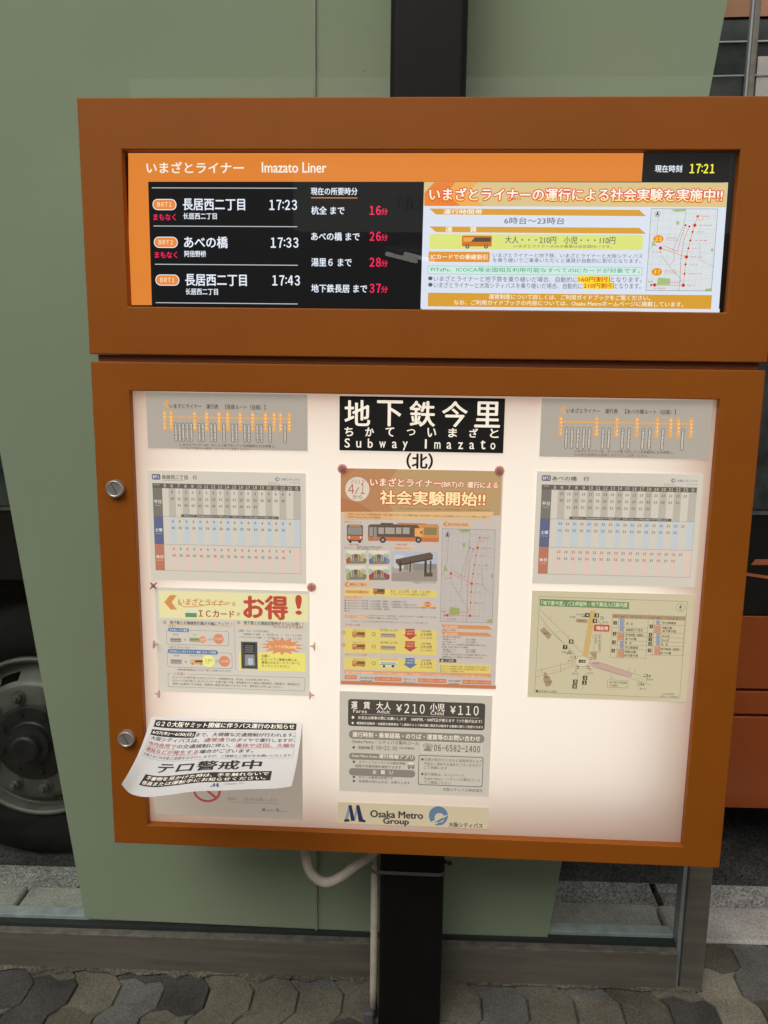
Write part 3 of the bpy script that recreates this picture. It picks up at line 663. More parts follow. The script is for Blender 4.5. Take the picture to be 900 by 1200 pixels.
def routemap(P, X, Y, bg, ln, rd, org, L=3, badges=True, lab=1.7):
    """network map; X, Y map the unit square to the sheet"""
    q = lambda u, v: (X(u, v), Y(u, v)); rnd = random.Random(3)
    P.poly([q(0, 0), q(1, 0), q(1, 1), q(0, 1)], bg, L); s = abs(X(1, 0) - X(0, 0)) / 78
    for k in range(9):
        u = .08 + .11 * k; P.line([q(u, 0), q(u + rnd.uniform(-.03, .03), .5), q(u + rnd.uniform(-.05, .05), 1)], ln, .3 * s, L + .4)
    for k in range(11):
        v = .05 + .09 * k; P.line([q(0, v), q(.5, v + rnd.uniform(-.03, .03)), q(1, v + rnd.uniform(-.03, .05))], ln, .3 * s, L + .5)
    dk = tuple(int(c * .75) for c in ln)
    P.line([q(.12, .02), q(.11, .35), q(.02, .5)], dk, .4 * s, L + .6); P.line([q(.53, .03), q(.5, .2), q(.38, .5), q(.4, .62), q(.33, .7), q(.2, .57)], dk, .4 * s, L + .6)
    P.line([q(.77, .42), q(.79, .62), q(1, .70)], dk, .4 * s, L + .6); P.line([q(.33, .7), q(.52, .85), q(.5, 1)], dk, .4 * s, L + .6)
    gr = (168, 196, 130) if bg[0] > 200 else (138, 152, 84)
    for pts in (((.04, .46), (.06, .39), (.13, .46), (.09, .45)), ((.3, .01), (.52, .0), (.52, .03), (.36, .04)), ((.18, .84), (.36, .85), (.37, .92), (.16, .93)), ((.38, .16), (.43, .15), (.44, .19), (.4, .2)), ((.9, .97), (1, .96), (1, 1), (.9, 1)), ((.94, .48), (.98, .48), (.98, .52), (.94, .51))): P.poly([q(*p) for p in pts], gr, L + .7)
    main = [(.70, .09), (.67, .20), (.645, .28), (.62, .385), (.60, .48), (.58, .585), (.575, .675), (.57, .79), (.565, .93)]
    P.line([q(.75, .09), q(.70, .08)] + [q(*p) for p in main], org, .8 * s, L + 1.2); P.line([q(.18, .48), q(.58, .585)], org, .8 * s, L + 1.2); P.line([q(.1, .93), q(.565, .93)], org, .8 * s, L + 1.2)
    for pts in (((.53, .20), (.48, .34), (.44, .52), (.22, .45)), ((.59, .215), (.53, .36), (.50, .60), (.51, .90), (.36, .895))): P.line([q(*p) for p in pts], rd, .9 * s, L + 1.6, dash=1.6)
    for i, (u, v) in enumerate(main + [(.18, .48), (.08, .93), (.13, .93), (.53, .2), (.59, .215)]):
        r = (2.0 if i in (1, 5, 8, 9, 11) else 1.3) * s; P.ell(*q(u, v), r, r, rd, L + 2)
        if i < 9: 
            P.rect(X(u + .05, v), Y(u + .05, v) - lab * .75 * s, X(u + .05, v) + (22 if i else 12) * s, Y(u + .05, v) + lab * .75 * s, bg, L + 2.2)
            P.text(X(u + .06, v), Y(u + .06, v), X(u + .06, v) + (15 if i % 2 else 9) * s, ('新森公園', '地下鉄今里', '大今里西二丁目', '大今里', '中川西二丁目', '杭全', '今川二丁目', '湯里六丁目', '長居東二丁目')[i], lab * s, rd, L + 2.6)
    P.text(X(.06, .52), Y(.06, .53), X(.20, .52), 'あべの橋', lab * s, rd, L + 2.6); P.text(X(.12, .97), Y(.12, .97), X(.30, .97), '地下鉄長居', lab * s, rd, L + 2.6); P.text(X(.02, .89), Y(.02, .89), X(.10, .89), '長居', lab * s, rd, L + 2.6)
    P.ell(*q(.75, .11), 3 * s, 3 * s, org, L + 1.3); P.ell(*q(.75, .11), 2.3 * s, 2.3 * s, bg, L + 1.5)
    P.ell(*q(.1, .07), 3.2 * s, 3.2 * s, (60, 62, 66), L + 1.3); P.ell(*q(.1, .07), 2.8 * s, 2.8 * s, bg, L + 1.5); P.poly([q(.1, .03), q(.125, .09), q(.1, .08), q(.075, .09)], (60, 62, 66), L + 1.8)
    P.frame(X(0, 0), Y(0, 0), X(1, 0), Y(0, 1), (120, 126, 132), .5 * s, L + 2.9)
    if badges:
        for (u, v), t in (((.14, .37), '２５'), ((.15, .77), '３７')):
            P.ell(*q(u, v), 6 * s, 4.4 * s, (240, 140, 30), L + 2.2); P.text(X(u, v) - 3.6 * s, Y(u, v), X(u, v) + 3.6 * s, t, 4.2 * s, (255, 235, 80), L + 2.8, sp=.6, bold=.05, outline=((206, 60, 20), .14))
            P.text(X(u + .12, v), Y(u, v) - 1.2 * s, X(u + .30, v), '地下鉄今里から', 1.6 * s, rd, L + 2.6); P.text(X(u + .12, v), Y(u, v) + 1.4 * s, X(u + .30, v), '約' + t + '分で到着', 1.6 * s, rd, L + 2.6)
TLm, TRm, BRm, BLm = (763, 244.4), (841.4, 245), (833.7, 341.5), (756.4, 340.6)
bl = lambda i: (lambda u, v: (TLm[i] * (1 - u) + TRm[i] * u) * (1 - v) + (BLm[i] * (1 - u) + BRm[i] * u) * v)
routemap(D, bl(0), bl(1), (222, 228, 230), (196, 204, 210), (208, 48, 40), (238, 160, 90))
D.build('lettering', screen)
# ------------------------------------------------------------------ sheets taped inside the lit notice cabinet
def sheet_of(name, tl, w_, h_, c, label, cat, rot=0, y=0.0, group=None, mode='lit'):
    """one sheet of paper, w_ x h_ metres, upper left corner at the point seen at tl"""
    p = at(*tl, y=y); bm = NB()
    bm.faces.new([bm.verts.new(q) for q in ((p.x, y, p.z), (p.x + w_, y, p.z), (p.x + w_, y, p.z - h_), (p.x, y, p.z - h_))])
    o = obj(name, bm, ink(c, mode), None, loc=(p.x + w_ / 2, y, p.z - h_ / 2))
    if rot: o.rotation_euler = (0, math.radians(rot), 0)
    return tag(o, label, cat, group)
INKC = (62, 58, 52); GREY = (172, 168, 158)
def q_local(o): return o
# --- station name plate
o = sheet_of('name_plate', (397.9, 464), .2975, .0985, (17, 17, 16), 'black name plate with large white Japanese station name at the top of the lit panel', 'sign plate', y=-.0005)
P = Print(-.0005); T = (214, 208, 198)
for x, ch in zip((418.8, 456.9, 495, 533, 571.2), '地下鉄今里'): P.text(x - 14.6, 483.7 + (x - 418) * .012, x + 14.6, ch, 29.5, T, bold=.018)
for x, ch in zip((408.9, 433.2, 456.9, 481.7, 506, 530.5, 555, 579.3), 'ちかてついまざと'): P.text(x - 4.8, 505.6 + (x - 408) * .012, x + 4.8, ch, 10.2 if ch != 'つ' else 7, T, bold=.03)
for x, ch in zip((407, 420.4, 434, 448.3, 462.3, 474.8, 499, 512.6, 526.2, 539.7, 552.9, 566, 577.6), 'SubwayImazato'):
    lowc = ch in 'uwamzao'; desc = ch == 'y'; wd = {'S': 6, 'I': 1.9, 'm': 7, 'w': 7.4}.get(ch, 5.6)
    P.text(x - wd / 2, 519 + (x - 407) * .013 + (1.5 if lowc else 2.6 if desc else 0), x + wd / 2, ch, 7.6 if lowc else 10.2 if desc else 10.6, T, bold=.014)
P.build('lettering', o)
P = Print(.003); P.text(476.8, 540, 506.8, '（北）', 18, (16, 15, 14), bold=.034); P.build('lettering', panel)
# --- route charts
def route(name, tl, w_, h_, label, title, tx, ox, wx, top, bot, wtop, wbot, line, arrow, foot):
    o = sheet_of(name, tl, w_, h_, (149, 144, 138), label, 'route chart', group='route charts along the top of the lit panel'); P = Print(0.0)
    og = (206, 140, 58); sl = (line[3] - line[1]) / (line[2] - line[0])
    P.poly([(arrow[0], arrow[1]), (arrow[0] + 4.2, arrow[1] - 4.6), (arrow[0] + 7.4, arrow[1] - 4.6), (arrow[0] + 4, arrow[1]), (arrow[0] + 7.4, arrow[1] + 4.6), (arrow[0] + 4.2, arrow[1] + 4.6)], og, 2)
    P.text(tx[0], tx[2], tx[1], title, 5.6, INKC, bold=.006)
    P.poly([(line[0], line[1] - 1.1), (line[2], line[3] - 1.1), (line[2], line[3] + 1.1), (line[0], line[1] + 1.1)], og, 1)
    for x in ox:
        dy = sl * (x - ox[0]); P.rect(x - 2.0, top + dy, x + 2.0, bot + dy, og, 2, r=.085)
        for k in range(5): P.text(x - 1.1, top + dy + 4 + k * (bot - top - 8) / 4, x + 1.1, '今里橋西丁'[(k + int(x)) % 5], 2.3, (236, 206, 150), 3)
    for x in wx:
        dy = sl * (x - ox[0]); P.rect(x - 1.75, wtop + dy, x + 1.75, wbot + dy, INKC, 2, r=.08); P.rect(x - 1.2, wtop + dy + .6, x + 1.2, wbot + dy - .6, (170, 166, 160), 2.6, r=.06)
        for k in range(5): P.text(x - .85, wtop + dy + 3.4 + k * (wbot - wtop - 6.8) / 4, x + .85, '目丁二東北'[(k + int(x)) % 5], 2.0, (96, 92, 86), 3.2)
    P.text(foot[0], foot[2], foot[1], 'いまざとライナーは、オレンジ色で示している停留所にのみ停車し、', 3.5, INKC); P.text(foot[0], foot[2] + 4.2, foot[3], 'その他の停留所は通過しますのでご注意ください。', 3.3, (134, 70, 74))
    P.build('lettering', o)
fx = lambda s, x: s[0] + x / s[1]
A3 = (150, 3.75); B3 = (600, 3.4615)
route('route_chart', (170.8, 459.3), .297, .103, 'grey route chart with twelve orange stop bars at the upper left of the panel', 'いまざとライナー　運行表　【長居ルート（往路）】', (198.8, 311, 475.6),
      [fx(A3, v) for v in (161, 189, 293, 345, 400, 438, 493, 548, 604, 642, 670, 709)], [fx(A3, v) for v in (209, 226, 242, 260, 278, 313, 329, 366, 382, 421, 459, 476, 513, 531, 568, 586, 624, 690)], 480.5, 504.8, 495.2, 517, (192.5, 488.8, 340, 491.2), (191, 473.4), (210.8, 323, 520.9, 294))
route('route_chart', (635, 466.5), .3008, .1047, 'grey route chart with eight orange stop bars at the upper right of the panel', 'いまざとライナー　運行表　【あべの橋ルート（往路）】', (664, 792, 481),
      [fx(B3, v) for v in (199, 344, 426, 508, 590, 645, 676, 728)], [fx(B3, v) for v in (222, 245, 269, 293, 316, 371, 395, 450, 476, 533, 560, 613, 694)], 486.8, 512, 500.2, 525.8, (656.5, 494.6, 811, 497), (656.2, 480.2), (673, 790, 528.2, 760))
# --- timetables, drawn in millimetres of an A4 sheet
def timetable(tl, rot, label, badge, dest, wk, st):
    o = sheet_of('timetable_sheet', tl, .297, .210, (177, 174, 166), label, 'timetable', group='timetables in the lit panel'); P = Print(0.0, conv=mm(tl, 0.0))
    P.rect(9, 7, 25, 17, (66, 68, 116), 2, r=.2); P.text(11, 12, 23, fw(badge), 5.5, (205, 205, 215), 3, sp=.7, bold=.03); P.text(28, 12, 94, dest + '　行', 8, INKC, bold=.01); P.rect(28, 18, 70, 18.6, (130, 126, 120), 2)
    P.ell(244, 12, 4, 3.6, (92, 118, 160), 2); P.ell(244.6, 12, 2, 1.8, (177, 174, 166), 2.5); P.text(251, 12, 286, '大阪シティバス', 4.4, (92, 110, 150), bold=.02)
    P.text(228, 18.6, 246, '2019年4月1日改正', 2.2, (120, 116, 110)); P.text(268, 18.6, 287, '地下鉄今里', 2.2, (120, 116, 110)); P.text(228, 22, 262, 'お問い合わせ 大阪シティバス', 2.2, (110, 106, 100))
    P.rect(9.5, 24, 287, 33, (88, 84, 78), 2); P.text(12, 27, 22, '平日', 2, (190, 186, 178), 3)
    cx = lambda i: 33 + 13.0 * i
    for i in range(20): P.text(cx(i) - (3.6 if 5 <= 5 + i % 19 and i > 4 and i < 19 else 1.9), 28.6, cx(i) + (3.6 if 4 < i < 19 else 1.9), fw(str((5 + i) % 24)), 5.6, (206, 202, 194), 3, sp=.62)
    rows = ((33, 87, (104, 101, 95), (158, 154, 147), '平日', 'Weekdays', None), (87, 140, (80, 88, 136), (160, 174, 190), '土曜', 'Saturdays', (168, 180, 194)), (140, 191, (176, 96, 72), (192, 168, 160), '休日', 'Holidays', (200, 172, 166)))
    for z0, z1, lc, sc, nm, en, _ in rows:
        P.rect(9.5, z0, 27.5, z1, lc, 2); P.text(11.5, (z0 + z1) / 2 - 1, 25, nm, 6.6, (206, 202, 196), 3, bold=.01); P.text(13, (z0 + z1) / 2 + 6, 24, en, 2.2, (190, 186, 180), 3)
        for i in range(1, 20, 2): P.rect(cx(i) - 6.5, z0, cx(i) + 6.5, z1, sc, 1)
        P.rect(27.5, z1 - .3, 287, z1 + .3, (126, 120, 114), 2.4)
    P.rect(286.6, 33, 287.2, 191, (140, 130, 124), 2.4)
    def num(i, y, t): P.text(cx(i) - (1.3 if len(t) == 1 else 2.9), y, cx(i) + (1.3 if len(t) == 1 else 2.9), fw(t), 4.4, (58, 55, 50), 4, sp=.6, bold=.02)
    a, b, c, d, e, f = wk
    for i in range(1, 19):
        mid = 2 <= i <= 13
        num(i, 40, b if mid else a)
        if i < 18: num(i, 52.5, d if mid else c)
        if mid: num(i, 65, e)
        for y0 in (95.5, 148.5):
            num(i, y0, st[0])
            if i < 18: num(i, y0 + 12.5, st[1])
    P.rect(62, 82, 246, 87.4, (86, 82, 76), 3); P.text(68, 84.7, 240, '平日ダイヤ　年末年始は休日ダイヤで運行します　８月１３日～１５日は土曜ダイヤで運行します', 3, (196, 192, 184), 4)
    P.build('lettering', o)
timetable((172.1, 551), .39, 'grey timetable with BRT1 badge hanging below the left route chart', 'BRT1', '長居西二丁目', ('8', '3', '38', '23', '43', ''), ('8', '38'))
timetable((629.5, 552.3), -.2, 'grey timetable with BRT2 badge hanging below the right route chart', 'BRT2', 'あべの橋', ('23', '13', '53', '33', '53', ''), ('23', '53'))
# --- IC card leaflet
o = sheet_of('fare_leaflet', (181, 688), .297, .210, (176, 173, 166), 'leaflet with yellow heading and big red lettering pinned left of the central poster', 'leaflet', rot=.0); P = Print(0.0); NV = (70, 66, 62)
P.rect(185.8, 692, 361.2, 724, (197, 194, 134), 1); P.poly([(192.6, 705.6), (199.2, 697.2), (207.2, 697.4), (201.2, 705.8), (207.6, 714.2), (199.8, 714.2)], (200, 118, 46), 2)
P.text(209.5, 704.6, 269, 'いまざとライナー', 8, (186, 112, 40), bold=.022, slant=.15); P.line([(209, 702), (209.4, 708), (216, 711), (228, 711), (244, 708.3), (267, 708.2)], (190, 120, 50), .9, 2.4)
P.text(272.4, 707.4, 276, 'は', 4.2, (176, 86, 40), bold=.02); P.rect(217, 713.7, 230.6, 718, (186, 190, 186), 2); P.rect(217, 718, 230.6, 723, (70, 138, 76), 2)
P.text(233, 718.6, 274.5, 'ＩＣカード', 8, (164, 74, 36), bold=.035); P.text(277.5, 719.6, 281.5, 'が', 4.4, (176, 86, 40), bold=.02); P.text(286, 711, 336.5, 'お得', 27, (190, 56, 34), bold=.045); P.text(347, 708.6, 353, '!', 22, (190, 56, 34), bold=.045)
P.text(191.5, 729, 272, '①　地下鉄との乗継割引額が大幅にアップ！！', 4.2, NV, bold=.015); P.rect(196.5, 731.4, 272, 732.1, (196, 150, 60), 2); P.text(278, 729.3, 355, '②　地下鉄との連絡定期券がさらにお得！！', 4.2, NV, bold=.015); P.rect(284, 731.8, 355, 732.5, (196, 150, 60), 2)
P.text(320, 734.4, 355.5, '（ICOCAのみで発売）', 3.6, (150, 70, 56)); P.rect(274.6, 727, 275.0, 785, (130, 126, 122), 2)
P.text(197, 733.8, 211, 'これまで・・・', 2.8, NV); P.text(197.6, 758, 229, 'いまざとライナーなら・・・', 3, NV)
def outl(x0, y0, x1, y1, c=(116, 124, 134)): P.rect(x0, y0, x1, y1, c, 1.2, r=.14); P.rect(x0 + .45, y0 + .45, x1 - .45, y1 - .45, (176, 173, 166), 1.6, r=.14)
outl(194.8, 737.6, 268, 755); outl(195.8, 763, 272, 781.6); outl(196.6, 789, 357.4, 804.8)
P.rect(197, 735.7, 221.6, 740, (66, 106, 164), 3, r=.48); P.text(199, 737.9, 219.6, '地下鉄とバスの乗継', 2.6, (205, 212, 222)); P.rect(196.6, 760.4, 255.4, 765.4, (66, 106, 164), 3, r=.48); P.text(199, 763, 253, '地下鉄からいまざとライナー乗継（ICカード利用）', 2.9, (205, 212, 222))
def train(x0, y0, x1, y1, c=(150, 140, 136)): P.rect(x0, y0, x1, y1, c, 3, r=.1); P.rect(x0 + .4, y0 + 1.2, x1 - .4, y0 + 2.5, (110, 104, 104), 3.5); P.rect(x0, y1 - 1.6, x1, y1 - 1, (150, 90, 90), 3.6)
train(199.4, 747.2, 212.4, 752.4); P.text(217 - 1.2, 749.6, 217 + 1.2, '+', 2.4, NV); train(222, 747, 236, 752, (128, 160, 96)); P.ell(237.6, 749.4, 4.2, 4.2, (206, 124, 84), 4); P.text(235, 749.4, 240.4, '100円', 2.2, (230, 200, 170)); P.poly([(243.5, 748), (247, 748), (247, 746.6), (250, 749.2), (247, 751.8), (247, 750.4), (243.5, 750.4)], (150, 160, 150), 3); P.ell(256.2, 748.6, 6, 5.9, (200, 112, 72), 4); P.text(252, 748.6, 260.5, '３４０円', 3.2, (236, 190, 150), sp=.7)
P.text(203, 743.4, 209, '地下鉄', 2.2, NV); P.text(226, 743.4, 230, 'バス', 2.2, NV); P.text(204, 768, 210, '地下鉄', 2.2, NV); P.text(222, 768, 238, 'いまざとライナー', 2.2, NV)
train(200, 772.2, 213, 777.8); P.text(216.6, 775.4, 219.4, '+', 2.8, NV); busicon(P, 223, 772.4, 238.5, 778.8, 3, (200, 138, 52), (70, 66, 60), (196, 160, 90)); P.ell(244.4, 774.8, 6.9, 6.8, (206, 206, 74), 4); P.ell(244.4, 774.8, 6.1, 6.0, (212, 212, 96), 4.4); P.text(240.4, 773.4, 249, '１６０', 4.2, (70, 96, 70), 5, sp=.62, bold=.02); P.text(240.6, 777.4, 248.6, 'お得に！', 2.0, (70, 96, 70), 5); P.poly([(252, 773), (254, 773), (254, 771.6), (257, 774.6), (254, 777.6), (254, 776.2), (252, 776.2)], (150, 160, 150), 3); P.ell(263, 774.8, 6.5, 6.3, (200, 112, 72), 4); P.text(258.8, 774.8, 267.6, '２３０円', 3.2, (236, 190, 150), 5, sp=.7)
P.text(208, 784.4, 271, '※敬老優待乗車証もこれまで通りご利用いただけます', 2.4, NV)
P.rect(201, 787.6, 219, 791, (176, 173, 166), 2); P.text(203.5, 789.1, 216.5, 'ご注意！', 3.2, (140, 62, 52))
for yy, x1, t in ((793.4, 316, 'ICカードでの地下鉄といまざとライナーの乗継割引は、PiTaPa、ICOCA等に限ります。'), (797.2, 351.5, 'ICカードで地下鉄といまざとライナーを乗り継いだ後、再度乗車された場合の乗継割引、回数割引、敬老割引の'), (801, 331, '場合でも適用になる場合、降車前に現金の利用はできないため、乗車前にお申し出ください。')): P.text(202.5, yy, x1, t, 2.7, NV)
for yy, a, b, t in ((738.8, 279.5, 315, '（通勤・大人・６か月の場合）'), (742.7, 283.5, 353, '一般路線バス全線　＋　地下鉄１区　＝　８１，９４０円'), (746.4, 280.5, 353, 'いまざとライナー全線　＋　地下鉄１区　＝　７８，２７０円')): P.text(a, yy, b, t, 2.6, (84, 78, 74))
P.rect(280, 763.5, 357.6, 784.8, (204, 196, 62), 1.5); P.burst(330.5, 757.2, 26, 10.6, (204, 120, 64), 3); P.text(315, 757.6, 348, '３，７７０円もお得！', 3.8, (236, 196, 130), 4, sp=.8, bold=.01)
P.rect(282, 751.2, 302, 784, (150, 150, 146), 2.2); P.rect(282.6, 752, 301.4, 783, (66, 64, 62), 2.5); P.poly([(285, 754), (299, 754), (298, 766), (287, 766)], (40, 40, 42), 3); P.poly([(287, 767), (298, 767), (299, 780), (287, 780)], (118, 122, 126), 3); P.rect(290.5, 771, 296.5, 779, (150, 164, 190), 3.4, r=.2)
for k in range(4): P.rect(287, 756 + k * 2.4, 297, 757.2 + k * 2.4, (104, 104, 100), 3.5)
for yy, x1, t in ((768.4, 316.4, 'お願い'), (772.2, 349, 'ICカードでご乗車の際には、'), (776, 352, '乗車口のICカードリーダーに'), (780, 340, 'タッチしてください。')): P.text(306.5, yy, x1, t, 3.3, NV, bold=.008)
P.build('lettering', o)
# --- central poster
o = sheet_of('poster', (399.2, 548.4), .297, .420, (178, 171, 164), 'tall orange headed poster with bus drawing and route map in the middle of the panel', 'poster', mode='poster'); P = Print(0.0, 'poster')
PAPC = (178, 171, 164); OB = (190, 112, 62)
P.rect(399.4, 548.8, 588.4, 600, (170, 138, 88), 1); P.poly([(399.4, 549), (466, 549.6), (446, 575), (461, 600), (437, 600), (399.4, 583)], (172, 118, 74), 1.5); P.poly([(399.4, 549), (416, 549), (399.4, 562)], (170, 108, 66), 1.8); P.poly([(399.4, 583), (399.4, 600), (437, 600), (422, 590)], (168, 106, 62), 1.8)
P.ell(418.8, 573.2, 14.2, 14.2, (196, 186, 172), 2.5); P.text(411, 564, 427, fw('2019'), 4.2, (150, 112, 84), 4, sp=.62); P.text(408, 573, 415.2, fw('4'), 11, (176, 78, 40), 4); P.text(416, 574.5, 421, '/', 7.5, (150, 112, 84), 4); P.text(422.8, 572.5, 427.2, fw('1'), 12.2, (176, 78, 40), 4); P.text(413.5, 582, 424.8, 'から', 4.6, (110, 90, 70), 4, bold=.01)
RO = ((186, 76, 44), .10)
P.text(434, 564.6, 517, 'いまざとライナー', 9.5, (226, 208, 186), 4, bold=.03, outline=RO); P.text(517.4, 568.2, 543.2, '(BRT)の', 7.4, (226, 208, 186), 4, bold=.02, outline=RO); P.text(547.6, 568, 583.4, '運行による', 7.2, (226, 208, 186), 4, bold=.03, outline=RO)
P.text(445.5, 582.6, 568.5, '社会実験開始!!', 16, (226, 214, 150), 4, bold=.03, outline=(RO[0], .09)); P.text(468, 595.8, 575, '※ITS（Intelligent Transport Systems）を活用した次世代型交通システムの実証実験を行います。', 2.2, (120, 76, 48), 4)
P.poly([(403, 599.8), (579, 599.8), (575, 608.8), (403, 608.8)], (204, 166, 112), 2.2); P.poly([(403, 599.8), (455, 599.8), (461, 608.8), (403, 608.8)], (206, 156, 100), 2.4)
for yy, x1 in ((602.2, 574), (605.6, 446)): P.text(407, yy, x1, '大阪市とOsaka Metroは今里筋線延伸部（今里～湯里六丁目）における需要の喚起・検証を目的としたBRTによる社会実験をいまざとライナーの運行により実施しています。'[:80 if x1 > 500 else 20], 2.3, (92, 74, 58), 4)
# bus drawings
P.rect(406.5, 614.5, 425.4, 634, (92, 74, 60), 2, r=.14); P.rect(407.5, 617.5, 424.4, 626.5, (128, 126, 122), 2.5, r=.1); P.rect(406.7, 627.5, 425.2, 632.4, (188, 98, 50), 2.6); P.rect(409, 633.5, 412, 636, (52, 46, 42), 2.2); P.rect(420, 633.5, 423, 636, (52, 46, 42), 2.2); P.rect(409, 615.2, 423, 616.8, (190, 130, 70), 2.7); P.ell(409.3, 629.7, 1.1, .9, (214, 206, 190), 3); P.ell(422.7, 629.7, 1.1, .9, (214, 206, 190), 3); P.text(409, 638, 421, '前面', 2, (176, 86, 50))
P.poly([(431.5, 616), (434, 614.4), (512.5, 614.4), (514.2, 617), (514.2, 633.6), (431.5, 633.6)], (92, 76, 62), 2); P.rect(446, 612.6, 461, 614.8, (92, 76, 62), 2.1, r=.3); P.rect(466, 612.6, 500, 614.8, (176, 108, 58), 2.1, r=.3); P.poly([(489, 614.6), (512.3, 614.6), (514, 617), (514, 633), (486, 633), (495, 624)], (192, 126, 58), 2.4)
P.rect(431.8, 628.6, 514, 633.2, (190, 98, 48), 2.7); P.poly([(486, 619), (497, 619), (492, 624), (497, 628.6), (486, 628.6)], (214, 148, 70), 2.8)
for a, b in ((443.5, 450), (451.5, 462.5), (464, 470.5), (472, 480)): P.rect(a, 618, b, 625.6, (150, 146, 138), 3)
P.rect(433, 617.6, 437, 628, (140, 136, 130), 3); P.rect(438, 617.6, 441.6, 632, (134, 128, 120), 3); P.rect(497, 618, 512, 626.6, (132, 112, 66), 3)
for x in (448.6, 490.4): P.ell(x, 632.6, 3.6, 3.5, (58, 54, 52), 3.4); P.ell(x, 632.6, 1.8, 1.7, (140, 136, 132), 3.8)
P.text(465, 638, 477, '側面', 2, (176, 86, 50)); P.text(404, 611.4, 424, '「車両デザインイメージ」', 2, (150, 84, 56))
# photographs
P.text(403.6, 641.6, 416, '車内デザイン', 2.2, (184, 84, 50)); P.text(418, 640.6, 450, '座席は地域の特色を表現し、', 2, INKC); P.text(418, 643, 444, '明るい車内空間としています', 2, INKC); P.rect(460, 640, 485, 644, (204, 168, 130), 2, r=.3); P.text(462, 642.2, 483, '停留所のデザイン', 2.2, (150, 84, 50))
rnd = random.Random(5)
def cabin(x0, y0, x1, y1, seat):
    w_, h = x1 - x0, y1 - y0; q = lambda u, v: (x0 + w_ * u, y0 + h * v)
    P.rect(x0, y0, x1, y1, (186, 182, 150), 2); P.poly([q(.3, .3), q(.7, .3), q(.95, 1), q(.05, 1)], (120, 112, 106), 2.3); P.poly([q(0, 0), q(1, 0), q(.7, .28), q(.3, .28)], (196, 194, 180), 2.3)
    for u0, u1 in ((.02, .26), (.74, .98)):
        P.poly([q(u0, .2), q(u1, .3), q(u1, .55), q(u0, .55)], (146, 164, 158), 2.6)
    for k in range(4):
        for sgn in (0, 1):
            u = .05 + .085 * k; u = 1 - u - .12 if sgn else u; v = .86 - .13 * k; s = 1 - .17 * k
            P.rect(*q(u, v - .28 * s), *q(u + .17 * s, v + .08), seat[(k + sgn) % len(seat)], 3 - .1 * k, r=.25)
    P.rect(*q(.42, .26), *q(.58, .56), (90, 92, 96), 2.8)
    for u in (.3, .7, .38, .62): P.rect(*q(u, .1), *q(u + .02, .8), (200, 180, 90), 3.3)
cabin(404.3, 645, 429.6, 660.6, ((168, 70, 60), (100, 124, 76), (190, 150, 70))); cabin(431, 645.3, 456.7, 661, ((84, 104, 150), (110, 126, 160))); cabin(404.2, 663, 429.6, 679.4, ((150, 142, 80), (112, 120, 80))); cabin(431, 663.3, 456.6, 679.8, ((164, 60, 62), (140, 66, 80)))
P.rect(459, 646, 512.6, 681, (150, 146, 138), 2); P.rect(459.2, 646.3, 512.4, 664, (154, 168, 192), 2.3); P.rect(462, 650, 473, 666, (176, 178, 180), 2.5); P.rect(474, 660, 512, 668, (126, 122, 116), 2.5); P.poly([(463.8, 655.4), (504, 647.2), (507.4, 650), (507, 654), (467.5, 661.6), (463.6, 659.6)], (92, 78, 62), 3); P.poly([(465, 661), (467.5, 661.6), (507, 654), (507, 655.4), (467.5, 663)], (60, 52, 44), 3.2)
for a, b, c_ in ((468, 470.5, 669.5), (480, 481.6, 670), (497.4, 500.2, 675.5), (503.8, 505.6, 674)): P.rect(a, 657, b, c_, (70, 60, 52), 3.1)
P.rect(478.6, 659, 484, 671, (150, 140, 126), 2.9); P.rect(498, 671, 507, 675.4, (84, 74, 66), 3.3); P.poly([(459.2, 672), (512.4, 666), (512.4, 680.6), (459.2, 680.6)], (140, 130, 122), 2.6); P.text(484, 682.6, 511, '※写真はイメージです', 1.8, INKC)
# middle text
P.poly([(403, 684.6), (407.4, 681.6), (432, 681.6), (435.4, 684.6), (432, 687.4), (407.4, 687.4)], (206, 160, 110), 2); P.poly([(403, 684.6), (406.4, 681.6), (409, 681.6), (405.8, 684.6), (409, 687.6), (406.4, 687.6)], (200, 120, 60), 2.4); P.text(409.5, 684.6, 428.5, '運賃のご案内', 3, (120, 70, 44))
YL = (202, 184, 84)
P.rect(403.6, 689.4, 512, 697.6, YL, 2); P.rect(404.4, 691.2, 432.4, 695, (204, 148, 80), 2.5); P.text(405.4, 693.2, 431.4, 'いまざとライナー運賃（均一）', 2.8, (150, 66, 40)); busicon(P, 437.4, 689.6, 451, 696.6, 3, (150, 88, 50), (92, 74, 60), (176, 120, 60)); P.text(457.5, 692.6, 504, '大人　２１０円　小児　１１０円', 3.4, (90, 70, 40), sp=.85); P.text(458, 696, 502, '※いまざとライナーのみの乗車は均一運賃です', 1.9, (90, 70, 40))
P.rect(403.8, 698.4, 424.4, 701, (196, 126, 74), 2, r=.2); P.text(405, 699.8, 423.4, '地下鉄等との乗継', 2, (226, 196, 160)); J = '●いまざとライナーと地下鉄・バスを定期券、回数券、一日乗車券等でご利用いただけます。磁気カードや現金等の場合は乗継割引の適用はございません。'
for yy, x1 in ((703.4, 476), (706.6, 488), (709.6, 511), (712.6, 457), (715.4, 410)): P.text(403.8, yy, x1, J[:max(4, int((x1 - 404) / 2.1))], 2.2, (74, 68, 62))
P.rect(491, 710, 512, 711.8, (206, 160, 50), 2); P.ell(501, 708, 3.6, 3, (204, 92, 44), 3); P.text(498.4, 708, 503.6, '割引', 2, (236, 206, 170))
